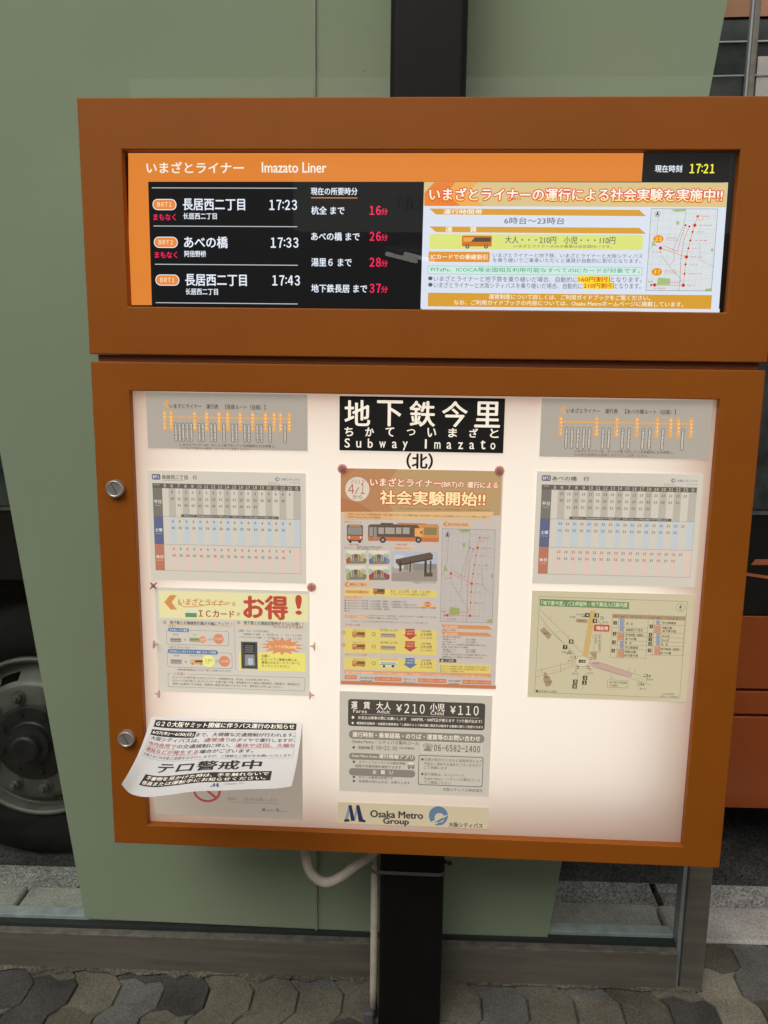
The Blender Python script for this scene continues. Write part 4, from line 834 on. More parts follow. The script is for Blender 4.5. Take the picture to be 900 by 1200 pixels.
P.rect(403.8, 720.6, 430.6, 723.6, (200, 130, 78), 2, r=.2); P.text(405, 722.2, 429.4, 'ICカードでの乗継割引', 2.2, (232, 204, 170)); P.text(432, 721, 511.4, 'いまざとライナーと地下鉄、いまざとライナーと大阪シティバスを', 2.1, INKC); P.text(432, 724, 466, '乗り継いでご乗車いただくと割引となります', 2.1, INKC); P.text(412, 727.6, 502, 'PiTaPa、ICOCA等全国相互利用可能なすべてのICカードが対象です', 2.3, (130, 120, 70)); P.text(405, 731.8, 422, '地下鉄への乗継', 2.1, (180, 80, 50)); P.text(404, 766.6, 430, '大阪シティバスとの乗継', 2.1, (180, 80, 50))
for k, (y0, y1, amt, fare) in enumerate(((736, 749.6, '１８０円', '２３０円'), (750, 764.6, '２３０円', '２８０円'), (770, 784, '２１０円', '２１０円'))):
    P.rect(403.4, y0, 512, y1, YL, 2); m_ = (y0 + y1) / 2
    busicon(P, 412.6, m_ - 3, 428, m_ + 4, 3, (176, 112, 52), (110, 80, 50), (196, 140, 70)); P.text(413, m_ - 5, 428, 'いまざとライナー', 1.8, INKC); P.ell(438, m_ + .3, 2.3, 2.3, (96, 136, 80), 3); P.ell(438, m_ + .3, 1.5, 1.5, YL, 3.4)
    if k < 2: P.text(445.6, m_ - 4.6, 465.6, '地下鉄' + amt, 2.8, (86, 82, 50), sp=.8); train(446, m_ - 1.2, 463.6, m_ + 4, (164, 160, 140)); P.ell(402.8, m_ - 1.6, 2.1, 2.1, (190, 106, 60), 3); P.ell(402.8, m_ - 1.6, 1.3, 1.3, PAPC, 3.4)
    else: P.text(444.8, m_ - 4.8, 465.6, 'シティバス' + amt, 2.6, (170, 74, 50)); P.rect(445, m_ - 2, 465.4, m_ + 3.4, (206, 206, 196), 3, r=.1); P.rect(445, m_ + 1, 465.4, m_ + 2.2, (78, 140, 130), 3.3); P.rect(446, m_ - 1.2, 464.4, m_ + .4, (120, 150, 160), 3.3); P.ell(450, m_ + 3.6, 1.5, 1.4, (60, 60, 58), 3.6); P.ell(460.5, m_ + 3.6, 1.5, 1.4, (60, 60, 58), 3.6)
    c_ = (176, 70, 48) if k < 2 else (80, 112, 156)
    P.poly([(475, m_ - 6), (486, m_ - 6), (486, m_ + 1), (489.4, m_ + 1), (480.6, m_ + 6.4), (472.6, m_ + 1), (475, m_ + 1)], c_, 3); P.text(476, m_ - 3.4, 485, '１６０円', 2.0, (222, 190, 160), sp=.7); P.text(477, m_ - .4, 484, '割引', 2.0, (222, 190, 160))
    P.text(494, m_ - 3.4, 505, '合計運賃', 2.2, INKC); P.text(493, m_ + .6, 505.6, fare, 3.6, (70, 64, 48), sp=.8, bold=.02); P.text(492, m_ + 4.6, 507, '（大人の場合）', 1.8, INKC)
# right column
P.poly([(518.6, 614), (523, 611.6), (549, 612), (552, 614.6), (549, 617.4), (523, 617)], (206, 160, 110), 2); P.poly([(518.6, 614), (522, 611.2), (524.6, 611.2), (521.4, 614), (524.6, 617.2), (522, 617.2)], (200, 120, 60), 2.4); P.text(524.6, 614.4, 548, '運行計画の概要', 3, (150, 84, 46))
M0 = ((518.3, 619), (581, 620.6), (577, 729.6), (516, 728.4)); ml = lambda i: (lambda u, v: (M0[0][i] * (1 - u) + M0[1][i] * u) * (1 - v) + (M0[3][i] * (1 - u) + M0[2][i] * u) * v)
routemap(P, ml(0), ml(1), (170, 166, 162), (150, 148, 146), (176, 74, 52), (196, 120, 84), L=2, badges=False, lab=2.2)
for y0, t in ((731.6, '運行時間帯'), (739.8, '運行間隔')):
    P.poly([(516.6, y0), (572, y0 + 1.8), (577, y0 + 6.2), (520, y0 + 4.4)], (198, 128, 74), 2); P.text(521, y0 + 2.7, 536, t, 2.6, (226, 190, 150))
P.text(518, 738, 534, '６時台～２３時台', 2, INKC, sp=.8)
for k, (yy, a, b) in enumerate(((746, 518, 540), (749, 519, 534), (752, 519, 534), (754.8, 518, 570), (757.8, 518, 548), (761, 519, 534), (763.4, 519, 534), (766.4, 518, 570), (769.4, 518, 566))): 
    P.text(a, yy, b, ('【平日】概ね２０分間隔で運行', '長居ルート', 'あべの橋ルート', '※朝・夕ラッシュ時間帯は運行間隔が異なります', '【土曜・休日】概ね３０分間隔', '長居ルート', 'あべの橋ルート', '※土曜・休日は全日３０分間隔で運行します', '道路状況により遅延する場合がございます')[k], 2, INKC)
    if k in (1, 2, 5, 6): P.text(546, yy + .4, 557, '約３０分間隔', 2, INKC)
P.rect(515, 771.6, 534.8, 775.8, (84, 80, 66), 2); P.text(522, 773.8, 531.5, 'ご注意', 2.8, (206, 196, 160), 4); P.poly([(516.6, 775), (518.4, 772.4), (520.2, 775)], (206, 190, 90), 3); P.rect(515, 777.6, 575, 787.6, YL, 2)
for yy, x1 in ((780.4, 573), (783.2, 571), (786, 545)): P.text(516, yy, x1, '●いまざとライナーは専用停留所にのみ停車し、途中の停留所は通過しますので、乗車の際はご注意ください。'[:44 if x1 > 560 else 22], 2.1, (96, 82, 44))
P.poly([(403.4, 785.4), (575.6, 789.6), (575.6, 794), (403.4, 789)], (198, 134, 88), 2); P.text(405, 787.6, 572, '運行時刻や運賃制度についての詳しい内容は、ご利用ガイドブックまたはホームページをご覧ください。', 2.4, (232, 200, 166))
for a, b, t, y_ in ((404, 418, 'お問合せ先', 793.2), (439, 470.4, fw('06-6398-0707'), 795.2), (490, 523, fw('06-6582-1400'), 797), (542, 575.4, fw('06-6582-1400'), 798.8)): P.rect(a, y_ - 2.3, b, y_ + 2.3, (192, 106, 66), 2); P.text(a + 1.4, y_, b - 1.4, t, 2.5, (228, 184, 150), sp=.62 if t[0] == '０' else 1)
for a, b, t in ((421.5, 438, '大阪市都市交通局'), (472.5, 488, '大阪シティバス'), (525.5, 540, '市営交通案内')): P.text(a, 794 + (a - 421) * .035, b, t, 2.2, INKC); P.text(a, 797.4 + (a - 421) * .035, b - 2, t, 2.0, INKC)
P.rect(399.4, 797.6, 581.6, 801.4, (188, 108, 62), 2)
P.build('lettering', o)
# --- fare notice
o = sheet_of('fare_notice', (397.9, 809.7), .2935, .2085, (168, 164, 156), 'grey fare notice with dark heading hanging below the central poster', 'notice'); P = Print(0.0); K = (66, 62, 57); LT = (206, 200, 190)
P.rect(408, 819, 569, 850.4, K, 2, r=.1)
for a, b, yy, t, h in ((411.8, 418.8, 826, '運', 8.4), (426, 433.6, 826.2, '賃', 8.4), (441, 458, 826.8, '大人', 9), (504, 521, 828.6, '小児', 9)): P.text(a, yy, b, t, h, LT, bold=.02)
for a, b, yy, t in ((414, 430, 833, 'Fares'), (441.6, 457, 833.6, 'Adult'), (504.6, 520, 835.6, 'Child')): P.text(a, yy, b, t, 4, LT)
for a, b, yy, t in ((464.4, 471, 829.6, '￥'), (527.6, 534, 831.6, '￥')): P.text(a, yy, b, t, 8.6, LT, bold=.02)
for a, b, yy, t in ((474, 497.6, 830, '210'), (537, 560.8, 832, '110')): P.text(a, yy, b, fw(t), 11, LT, bold=.012, sp=.8)
P.rect(422, 836.6, 561.6, 837.1, (150, 146, 138), 3); P.text(411.8, 840.4, 565, '◆　お支払は降車の際にお願いします　 1000円札・500円玉が使えます（つり銭が出ます）', 4, LT, bold=.012); P.text(411.8, 847, 566.4, '◆　精算割引回数券・全線割引乗車券は「１乗車から１０枚の間に限定又は販売する乗車に限りご利用できます', 3.2, LT, bold=.012)
G2 = (116, 112, 104)
P.rect(409, 855.2, 568, 865.4, G2, 2, r=.45); P.text(413, 860.4, 562.8, '運行時刻・乗車経路・のりば・運賃等のお問い合わせ', 6.2, LT, bold=.014)
P.text(412.8, 868.4, 491, 'Osaka Metro・シティバス案内コール', 4.2, K); P.text(412.8, 875.6, 433.5, '◆　営業時間', 3.6, K, bold=.01); P.text(435, 875.8, 465.5, fw('8:00~21:00').replace('～', '～'), 4.8, K, sp=.62, bold=.01); P.text(468, 876.4, 486, '（年中無休）', 3, K)
P.frame(494, 869, 564.6, 882, (190, 186, 178), .4, 2); P.text(495.6, 875.2, 507, '☎', 8.6, K); P.text(508.8, 876, 562.4, fw('06-6582-1400'), 7.4, K, sp=.56, bold=.01)
P.rect(409, 882, 486.6, 889.6, G2, 2, r=.45); P.text(412.4, 885.8, 442, 'Osaka Metro Group', 3.6, LT); P.text(444, 886, 484, '運行情報アプリ', 5, LT, bold=.012)
P.text(413, 892.4, 475, '◆　スマートフォンでバスの接近情報', 3.4, K); P.text(416.4, 897.2, 470, '経路や所要時間を確認できます', 3.4, K); P.rect(477.6, 895.6, 486, 899.6, (130, 126, 118), 2, r=.2); P.ell(479.4, 900, 1, 1, K, 3); P.ell(484, 900, 1, 1, K, 3); P.rect(479, 893.4, 484.6, 896, (190, 186, 178), 2.4)
P.rect(409, 899.8, 486.6, 908.4, G2, 2, r=.45); P.text(437, 904.4, 460.6, 'お　願　い', 4.8, LT, bold=.014); P.text(413, 910.2, 460.6, '◆　かけこみ乗車は危険です', 3.4, K); P.text(413, 914.9, 480.4, '◆　危険物の持ち込みは、お断りします', 3.4, K)
P.rect(490.6, 884.6, 566.6, 919.6, K, 2, r=.06); P.rect(491.3, 885.3, 565.9, 918.9, (168, 164, 156), 2.5, r=.06)
for yy, a, b, t in ((889.6, 493, 565, '◆災害が起きたときなど道路状況により'), (894.6, 496.8, 564, '予告なく運休する場合がございますので'), (899, 496.8, 524, 'ご了承願います'), (906.8, 493, 545, '◆運行情報は、ホームページ、'), (911.8, 496.8, 563, 'Osaka Metro・シティバス案内コール'), (916.4, 496.8, 528, 'でご確認ください')): P.text(a, yy, b, t, 3.7, (84, 80, 74))
P.text(518.8, 924.6, 565.8, '大阪シティバス株式会社', 3.8, K)
P.build('lettering', o)
# --- operator strip with the two marks
o = sheet_of('operator_strip', (395.8, 939.8), .2972, .0456, (172, 160, 128), 'beige strip with blue M mark and round blue swirl along the bottom of the panel', 'sign strip'); P = Print(0.0); NB_ = (36, 40, 82); LB = (112, 120, 150)
def mmark(P, X, Y, s, c=NB_, l=LB):
    q = lambda u, v: (X + u * s, Y + v * s)
    P.poly([q(0, 19), q(4, 17.6), q(8.5, 0), q(5, 1)], l, 2); P.poly([q(5, .4), q(8.6, 0), q(12.6, 18.4), q(8, 18.8)], c, 2.4); P.poly([q(11.4, 14), q(12.8, 18.6), q(17.4, .8), q(14.2, .4)], l, 2.2); P.poly([q(14, .4), q(17.6, 0), q(22, 16.6), q(25, 18), q(25, 20.4), q(17, 19.6)], c, 2.6); P.poly([q(0, 17), q(5, 16.2), q(7, 19.4), q(0, 19.8)], c, 2.5)
mmark(P, 403.4, 943.2, 1.0)
DK = (44, 42, 52); P.text(434.2, 953.2, 495.6, 'Osaka Metro', 8, DK, bold=.042); P.text(449.2, 962.6, 479, 'Group', 8.6, DK, bold=.042)
def swirl(P, x, y, r, c=(70, 104, 150), bgc=(172, 160, 128)):
    P.ell(x, y, r, r, c, 2); P.ell(x + .12 * r, y + .2 * r, .52 * r, .5 * r, bgc, 2.4); P.poly([(x - .75 * r, y + .62 * r), (x + .35 * r, y + .05 * r), (x + 1.05 * r, y - .15 * r), (x + .3 * r, y + .55 * r), (x - .45 * r, y + .95 * r)], bgc, 2.6); P.poly([(x - .5 * r, y + .7 * r), (x + .4 * r, y + .22 * r), (x + .9 * r, y + .1 * r), (x + .2 * r, y + .62 * r)], c, 3); P.poly([(x - .4 * r, y + .95 * r), (x + .3 * r, y + .74 * r), (x + .85 * r, y + .45 * r), (x + .4 * r, y + .95 * r)], c, 3)
swirl(P, 513.7, 956, 11.2); P.text(525.8, 966, 565.6, '大阪シティバス', 5.6, DK, bold=.02); P.build('lettering', o)
# --- stop location map
o = sheet_of('location_map', (623.7, 692), .297, .210, (174, 166, 132), 'olive stop location map with green title hanging below the right timetable', 'map'); P = Print(0.0); MK = (66, 62, 48); MP = (174, 166, 132); BRN = (150, 122, 92)
g = lambda x, y: (610 + x / 7.5, 690 + y / 7.5); h_ = lambda x, y: (700 + x / 6.4286 * .8571, 690 + y / 7.5); h_ = lambda x, y: (700 + x / 7.5, 690 + y / 7.5)
c0, c1, c2, c3 = g(167, 66), h_(790, 112), h_(722, 962), g(125, 908); P.line([c0, c1, c2, c3, c0], (112, 108, 84), .35, 2)
P.poly([g(172, 88), h_(278, 118), h_(278, 178), g(170, 148)], (84, 124, 76), 2); P.text(634.5, 706.4, 735, '「地下鉄今里」バス停留所・地下鉄出入口案内図', 5.4, (176, 190, 142), 3, bold=.02)
def mline(pts, c=(120, 114, 90), w_=.35, dash=None, L=2): P.line([g(*p) for p in pts], c, w_, L, dash)
for pts in ([(168, 180), (370, 375), (420, 430), (520, 545)], [(165, 232), (215, 300), (370, 470), (480, 575)], [(200, 310), (380, 480)], [(270, 240), (250, 265)], [(315, 385), (345, 370)], [(435, 410), (410, 425)], [(140, 722), (300, 680), (475, 645)], [(135, 775), (350, 725), (480, 668)], [(520, 545), (545, 560)], [(505, 735), (490, 880)], [(570, 735), (545, 880)], [(355, 640), (350, 735)], [(175, 690), (195, 740)], [(560, 375), (580, 380)], [(600, 470), (635, 465)], [(635, 400), (635, 440)]): mline(pts)
mline([(150, 748), (350, 702), (475, 656)], (130, 124, 100), .35, 6)
P.poly([g(610, 190), g(660, 190), g(590, 605), g(540, 605)], (182, 146, 72), 3); P.poly([g(600, 645), g(665, 640), g(900, 710), h_(310, 745), h_(300, 775), g(860, 755), g(640, 690), g(610, 665)], (172, 138, 128), 3)
P.line([h_(0, 640), h_(310, 740), h_(490, 800)], (124, 110, 94), .35, 3.4); P.line([h_(0, 690), h_(280, 780), h_(480, 850)], (124, 110, 94), .35, 3.4); P.line([h_(330, 772), h_(455, 820)], (124, 118, 100), .35, 3.4, 6); P.line([h_(270, 730), h_(285, 690)], (124, 110, 94), .35, 3.4); P.line([h_(320, 745), h_(335, 705)], (124, 110, 94), .35, 3.4)
P.ell(*g(542, 637), 8.6, 6.6, (120, 114, 92), 3.5); P.ell(*g(542, 637), 8.2, 6.2, (180, 172, 140), 3.7); P.rect(*g(512, 622), *g(572, 648), (44, 42, 38), 4); P.text(g(520, 0)[0], g(0, 636)[1], g(565, 0)[0], '今里', 2, (200, 196, 170), 5)
for pts in (((205, 335), (275, 405), (245, 445), (170, 365)), ((490, 262), (588, 268), (586, 300), (488, 292)), ((425, 535), (465, 575), (400, 572)), ((602, 552), (672, 558), (664, 625), (650, 620)), ((205, 730), (225, 740), (245, 770), (280, 815), (262, 850), (225, 862), (200, 800))): P.poly([g(*p) for p in pts], BRN, 3)
for x, y, t in ((588, 230, '4'), (670, 232, '3'), (654, 280, '9'), (446, 462, '8'), (392, 510, '7'), (568, 780, '2'), (562, 822, '1'), (482, 815, '5'), (476, 856, '6')):
    a, b = g(x, y); P.rect(a - 2.6, b - 2.4, a + 2.6, b + 2.4, (50, 48, 42), 4); P.text(a - 1.1, b, a + 1.1, fw(t), 2.9, (206, 200, 170), 5, bold=.03)
for x, y, t in ((470, 600, 'コ'), (615, 610, 'コ'), (495, 690, 'コ'), (590, 690, 'コ'), (548, 235, 'コ'), (712, 255, 'コ')): a, b = g(x, y); P.text(a - 2, b, a + 2, t, 3, MK, 5, bold=.03)
for x, y in ((440, 600), (650, 615), (485, 718), (612, 708)): a, b = g(x, y); P.ell(a, b, 1.3, 1.2, (180, 130, 50), 5)
for x, y, t in ((455, 245, '北今里'), (515, 222, '出入口'), (385, 555, '今里小'), (440, 628, '出入口'), (660, 650, '出入口'), (480, 742, '出入口'), (612, 738, '出入口'), (235, 775, '東成区'), (240, 818, '大今里'), (745, 292, '出入口'), (535, 280, '区民ホール'), (225, 390, '神社')): a, b = g(x, y); P.text(a - 3.4, b, a + 3.4, t, 2.2, MK, 5)
P.rect(*g(645, 312), *g(784, 372), (178, 66, 54), 4, r=.2); P.text(g(665, 0)[0], g(0, 344)[1], g(768, 0)[0], '現在地', 4.6, (216, 196, 176), 5, bold=.02); P.line([g(680, 282), g(715, 315)], (178, 66, 54), .5, 4)
P.frame(*g(650, 398), *g(712, 552), (120, 112, 88), .35, 3)
for k, ch in enumerate('地下鉄今里筋線'): a, b = g(692, 415 + k * 19); P.text(a - 1, b, a + 1, ch, 2.1, MK, 4)
for k, ch in enumerate('千日前線'): a, b = g(664, 415 + k * 19); P.text(a - 1, b, a + 1, ch, 2.1, MK, 4)
P.rect(*h_(88, 797), *h_(272, 866), MP, 3); P.frame(*h_(88, 797), *h_(272, 866), (120, 112, 88), .35, 4); P.text(h_(105, 0)[0], h_(0, 820)[1], h_(258, 0)[0], '地下鉄千日前線', 2.8, MK, 5); P.text(h_(105, 0)[0], h_(0, 848)[1], h_(180, 0)[0], '（今里駅）', 2.6, MK, 5); P.line([h_(118, 740), h_(118, 797)], (120, 112, 88), .35, 3.4); P.line([h_(135, 770), h_(142, 797)], (120, 112, 88), .35, 3.4)
for x, y, t in ((425, 760, 'コ'), (370, 835, 'コ')): a, b = h_(x, y); P.text(a - 2.4, b, a + 2.4, t, 3.2, MK, 5, bold=.03); P.ell(a + 4.6, b + .6, 1.2, 1.2, (120, 100, 50), 5)
for x, y in ((455, 795), (398, 875)): a, b = h_(x, y); P.text(a - 3.6, b, a + 3.6, '出入口', 2.2, MK, 5)
P.ell(*h_(730, 165), 5, 5, (110, 106, 82), 3); P.ell(*h_(730, 165), 4.7, 4.7, MP, 3.4); P.poly([h_(730, 138), h_(742, 172), h_(730, 166), h_(718, 172)], MK, 4); P.text(h_(722, 0)[0], h_(0, 184)[1], h_(738, 0)[0], 'Ｎ', 2, MK, 5)
# table of stops
P.poly([h_(135, 220), h_(775, 242), h_(770, 278), h_(135, 255)], BRN, 2.4)
for x, y, t, w_ in ((160, 240, 'のりば', 36), (218, 245, '系統', 30), (340, 248, '行　先　名', 80), (480, 254, 'のりば', 36), (535, 256, '系統', 30), (665, 262, '行　先　名', 80)): a, b = h_(x, y); P.text(a - w_ / 15, b, a + w_ / 15, t, 2.3, MK, 4)
BLc = (116, 130, 166); RDc = (182, 120, 86)
def cell(x0, y0, x1, y1, c): P.poly([h_(x0, y0), h_(x1, y0 + 2), h_(x1 - 2, y1 + 2), h_(x0 - 2, y1)], c, 3)
for y0, y1, c in ((258, 375, BLc), (385, 448, RDc), (455, 525, BLc), (532, 600, RDc)): cell(198 if c is BLc else 178, y0, 232 if c is BLc else 236, y1, c)
for y0, y1, c in ((275, 312, BLc), (322, 384, RDc), (390, 498, BLc), (506, 578, RDc)): cell(518 if c is BLc else 500, y0, 548 if c is BLc else 556, y1, c)
for x, y, t in ((157, 298, '1'), (152, 392, '2'), (146, 468, '3'), (140, 542, '4'), (475, 330, '5'), (468, 404, '6'), (466, 442, '7'), (464, 482, '8'), (460, 540, '9')):
    a, b = h_(x, y); P.rect(a - 2, b - 2, a + 2, b + 2, (62, 58, 48), 4); P.text(a - .9, b, a + .9, fw(t), 2.4, (200, 194, 164), 5)
for x0, x1, y, t in ((255, 312, 305, '杭　全'), (250, 400, 360, '加美西三丁目北'), (248, 412, 402, '地下鉄長居・長居西二'), (246, 342, 438, 'あべの橋'), (242, 300, 474, '杭　全'), (240, 358, 514, '守口車庫前'), (240, 352, 552, '神路公園・'), (236, 356, 584, '地下鉄今里'), (570, 692, 298, '守口車庫前'), (572, 668, 342, '神路公園・'), (570, 690, 370, '地下鉄今里'), (566, 634, 412, 'なんば'), (562, 630, 450, 'なんば'), (560, 618, 486, '杭　全'), (558, 732, 528, '地下鉄長居・長居西二'), (554, 648, 562, 'あべの橋')): a, b = h_(x0, y); P.text(a, b, h_(x1, y)[0], t, 3, MK, 4, bold=.012)
for y in (340, 380, 415, 455, 492, 530, 604): P.line([h_(125, y), h_(440, y + 6)], (126, 104, 82), .3, 3.4)
for y in (315, 386, 426, 464, 500, 580): P.line([h_(445, y), h_(765, y + 6)], (126, 104, 82), .3, 3.4)
for xa, xb in ((135, 112), (450, 425), (775, 745), (190, 168), (240, 222), (500, 482), (562, 545)): P.line([h_(xa, 222), h_(xb, 606 if xa < 460 else 586)], (126, 104, 82), .3, 3.4)
a, b = g(140, 898); P.rect(a - .6, b - 1.4, a + 2, b + 1.2, MK, 3); P.text(a + 3, b, g(318, 0)[0], '地下鉄出入口番号', 2.4, MK, 4); P.text(h_(578, 0)[0], h_(0, 922)[1], h_(676, 0)[0], '2019年4月現在', 2, MK, 4); P.text(h_(550, 0)[0], h_(0, 944)[1], h_(708, 0)[0], '大阪シティバス株式会社', 2, MK, 4)
P.build('lettering', o)
# --- notice under the curled flyer
o = sheet_of('smoking_notice', (178.2, 842), .297, .2045, (156, 145, 136), 'grey notice with red prohibition ring half hidden beneath the curled flyer', 'notice'); P = Print(0.0)
cx_, cy_ = 242.5, 926; P.ell(cx_, cy_, 16.4, 14, (176, 52, 50), 2, 40); P.ell(cx_, cy_, 13.6, 11.4, (156, 145, 136), 2.4, 40); P.poly([(cx_ - 9, cy_ - 9.6), (cx_ - 11, cy_ - 7.4), (cx_ + 9.4, cy_ + 9.4), (cx_ + 11, cy_ + 7.4)], (176, 52, 50), 3); P.rect(231, 922, 246, 926, (60, 54, 50), 2.6)
P.text(267, 935.5, 325.5, '皆様に、ご協力をお願いします。', 4.2, (110, 102, 96)); P.rect(265.6, 939.2, 327.5, 939.7, (120, 112, 104), 2); mmark(P, 307.2, 947, .16, MK, MK); P.text(312.4, 949.4, 321, 'Osaka Metro', 2, MK); swirl(P, 325.4, 949.4, 1.9, (96, 96, 96), (156, 145, 136)); P.text(328.4, 950.4, 337.4, '大阪シティバス', 1.8, MK)
P.build('lettering', o)
# --- flyer whose lower edge has come loose and curls out
TLf, TRf = at(177, 840, y=-.003), at(354.4, 845, y=-.003)
BOT = [(142.3, 919), (153, 930), (172, 934), (198, 931.5), (228, 927.5), (258, 926.5), (290, 925), (322, 924), (341.5, 921.5)]
def col(u):
    t = TLf.lerp(TRf, u); k = u * 8; i = min(7, int(k)); f = k - i
    def cr(c): 
        p = [BOT[max(0, i - 1)][c], BOT[i][c], BOT[i + 1][c], BOT[min(8, i + 2)][c]]
        return .5 * (2 * p[1] + (p[2] - p[0]) * f + (2 * p[0] - 5 * p[1] + 4 * p[2] - p[3]) * f * f + (3 * p[1] - p[0] - 3 * p[2] + p[3]) * f ** 3)
    bx, by = cr(0), cr(1)
    lo_, hi_ = .005, .3
    for _ in range(40):
        d = (lo_ + hi_) / 2; b = at(bx, by, y=-d); m_ = (t + b) / 2 + Vector((0, .018, -.022)); pts = [t * (1 - s) ** 2 + m_ * 2 * s * (1 - s) + b * s * s for s in [j / 20 for j in range(21)]]
        ln = sum((pts[j + 1] - pts[j]).length for j in range(20))
        if ln < .210: lo_ = d
        else: hi_ = d
    return t, m_, b
_C = [col(k / 48) for k in range(49)]
def surf(u, v):
    k = max(0, min(1, u)) * 48; i = min(47, int(k)); f = k - i
    t, m_, b = (p.lerp(q, f) for p, q in zip(_C[i], _C[i + 1]))
    return t * (1 - v) ** 2 + m_ * 2 * v * (1 - v) + b * v * v
def fwarp(x, d, z):
    u, v = x / .297, -z / .210; e = .004; p = surf(u, v)
    a = surf(min(1, u + e), v) - surf(max(0, u - e), v); b = surf(u, min(1, v + e)) - surf(u, max(0, v - e)); n = a.cross(b).normalized()
    if n.y > 0: n = -n
    return p + n * d
bm = NB(); nu, nv = 48, 32; r_ = .012
V = {}
for i in range(nu + 1):
    for j in range(nv + 1): V[i, j] = bm.verts.new(surf(i / nu, j / nv))
for i in range(nu):
    for j in range(nv): bm.faces.new((V[i, j], V[i + 1, j], V[i + 1, j + 1], V[i, j + 1]))
fly = tag(obj('curled_flyer', bm, translucent('flyer_paper', (.9, .895, .885), .12), None, loc=TLf, smooth=True), 'white flyer with its loose lower edge curling out over the orange frame', 'flyer')
P = Print(0, 'lit', conv=lambda a, b: (a / 1000, -b / 1000), warp=fwarp); K = (40, 37, 35); R_ = (150, 48, 42); Wt = (206, 202, 196)  # print on the loose flyer glows too, backlight put into the ink
P.rect(11, 8, 286, 28, K, 1, nx=40); P.text(15, 18, 282, 'G２０大阪サミット開催に伴うバス運行のお知らせ', 13.5, Wt, 3, bold=.015)
P.frame(10, 34, 286, 113, (130, 126, 122), .7, 1)
P.rect(10.5, 35, 100, 51, K, 1.4, nx=24); P.text(14, 43, 97, '6/27(木)～6/30(日)', 11, Wt, 3, bold=.014); P.text(102, 43, 284, 'まで、大規模な交通規制が行われます。', 11, K, 2, bold=.012)
P.text(14, 58.5, 113, '大阪シティバスは、', 11, K, 2, bold=.012); P.text(121, 58, 168, '通常通り', 11, R_, 2, bold=.012); P.text(170, 58.5, 285, 'のダイヤで運行しますが、', 11, K, 2, bold=.01)
P.text(14, 74, 74, '市内各所で', 11, R_, 2, bold=.012); P.text(76, 74, 172, 'の交通規制に伴い、', 11, K, 2, bold=.012); P.text(181, 74, 286, '運休や迂回、大幅な', 11, R_, 2, bold=.012); P.rect(181, 81, 284, 81.8, R_, 2, nx=20)
P.text(14, 90, 120, '遅延などが発生する', 11, R_, 2, bold=.012); P.text(122, 90, 214, '場合がございます。', 11, K, 2, bold=.012); P.rect(14, 97, 119, 97.8, R_, 2, nx=20); P.rect(14, 81, 73, 81.8, R_, 2, nx=12)
P.text(14, 105, 283, 'お客さまには大変ご迷惑をおかけしますが、ご理解とご協力をお願いいたします。', 8, K, 2)
P.text(60, 132, 232, 'テロ警戒中', 27, K, 2, bold=.03)
P.rect(42, 153, 250, 183, K, 1, nx=40); P.text(49, 161.5, 246, '不審物を見かけた時は、手を触れないで', 10.5, Wt, 3, bold=.012); P.text(46, 175, 243, '係員または運転手にお知らせください。', 10.5, Wt, 3, bold=.012)
mmark(P, 168, 187, .55, (44, 52, 120), (110, 120, 160)); P.text(188, 190, 225, 'Osaka Metro', 4, (70, 66, 64), 2); P.text(192, 197, 210, 'Group', 4, (70, 66, 64), 2); swirl(P, 241, 193, 5, (110, 126, 156), (190, 187, 182)); P.text(248, 196, 284, '大阪シティバス', 4, (120, 116, 112), 2)
P.build('lettering', fly)
# --- clear push pins with a pink flower, and small tacks on their edge
M_PIN = translucent('pin_plastic', (.72, .50, .47), .75); M_PET = translucent('pin_petal', (.5, .10, .13), .6)
M_TACK = translucent('tack', (.93, .76, .70), .6)
def flower(px, py, label):
    c = at(px, py, y=-.004); t = thing('flower_pin', label, 'push pin', (c.x, 0, c.z), 'flower push pins holding the sheets')
    bm = NB(); lathe(bm, [(.0088, -.0008), (.0090, -.0022), (.0080, -.0034), (.004, -.0040), (0, -.0041)], (c.x, c.z), 32); obj('pin_head', bm, M_PIN, t, smooth=True)
    bm = NB()
    for k in range(8):
        a = k * PI / 4; u = Vector((math.cos(a), 0, math.sin(a))); n = Vector((-u.z, 0, u.x))
        bm.faces.new([bm.verts.new(Vector((c.x, y, c.z)) + u * r + n * s) for r, s, y in ((.0016, .0004, -.0043), (.005, .0013, -.0042), (.0072, .0004, -.0038), (.0072, -.0004, -.0038), (.005, -.0013, -.0042), (.0016, -.0004, -.0043))])
    lathe(bm, [(.0014, -.0042), (.001, -.0046), (0, -.0047)], (c.x, c.z), 10)
    obj('petals', bm, M_PET, t)
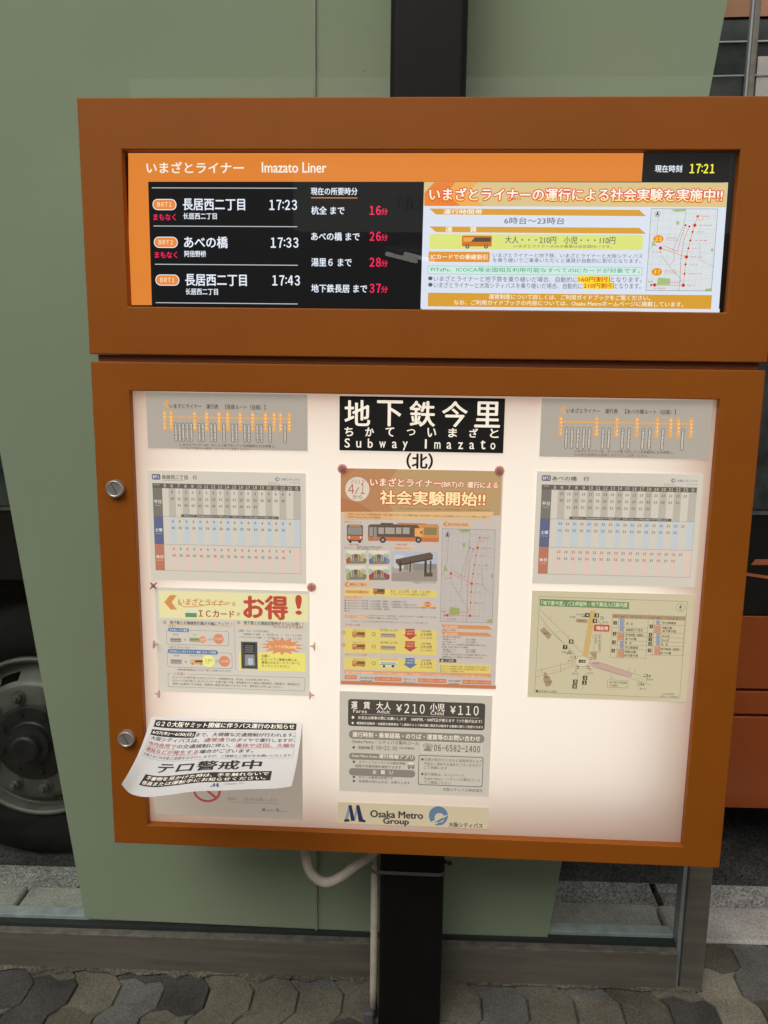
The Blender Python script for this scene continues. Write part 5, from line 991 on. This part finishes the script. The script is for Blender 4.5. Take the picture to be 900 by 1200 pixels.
flower(401, 549.5, 'pink flower push pin at the upper left corner of the tall poster'); flower(585.5, 551.8, 'pink flower push pin at the upper right corner of the tall poster'); flower(365, 688.6, 'pink flower push pin at the upper right corner of the yellow leaflet')
def tack(px, py, s, label):
    c = at(px, py, y=-.004); t = tag(None or obj('edge_tack', tk(c, s), M_TACK, None, loc=(c.x, -.004, c.z), smooth=False, bevel=.0003), label, 'tack', 'small tacks along the edges of the yellow leaflet')
def tk(c, s):
    bm = NB(); n = 20
    pr = [(0, -.0005), (.0085, 0), (.0085, .0011), (.0034, .0030), (.0020, .0052), (.0018, .0085), (0, .0095)]
    rings = []
    for r, x in pr:
        rings.append([bm.verts.new((c.x - s * x, -.009 + r * .8 * math.cos(2 * PI * i / n), c.z + r * math.sin(2 * PI * i / n))) for i in range(n)] if r else [bm.verts.new((c.x - s * x, -.009, c.z))])
    for a, b in zip(rings, rings[1:]):
        for i in range(n):
            j = (i + 1) % n
            if len(a) == 1: bm.faces.new((a[0], b[i], b[j]))
            elif len(b) == 1: bm.faces.new((a[i], a[j], b[0]))
            else: bm.faces.new((a[i], a[j], b[j], b[i]))
    return bm
tack(181, 754, -1, 'small brown tack at the left edge of the yellow leaflet, halfway down'); tack(369.6, 756.4, 1, 'small brown tack at the right edge of the yellow leaflet, halfway down')
tack(187.6, 812, 1, 'small brown tack at the lower left corner of the yellow leaflet'); tack(363.2, 813.4, -1, 'small brown tack at the lower right corner of the yellow leaflet')
c = at(179.6, 686.6, y=-.004); bm = NB()
for k in range(4):
    a = math.radians(43 + 90 * k); u = Vector((math.cos(a), 0, math.sin(a))); n = Vector((-u.z, 0, u.x)); l_ = .0078 if k % 2 else .0092
    prism(bm, [(c.x + u.x * r + n.x * q, c.z + u.z * r + n.z * q) for r, q in ((0, .0012), (l_, .0015), (l_, -.0015), (0, -.0012))], -.004 - .0003 * k, -.0015 - .0003 * k)
lathe(bm, [(.0034, -.001), (.0034, -.0058), (0, -.0062)], (c.x, c.z), 12)
tag(obj('cross_pin', bm, M_PIN, None, loc=(c.x, -.002, c.z), bevel=.0003), 'brown cross shaped pin at the upper left corner of the yellow leaflet', 'push pin')
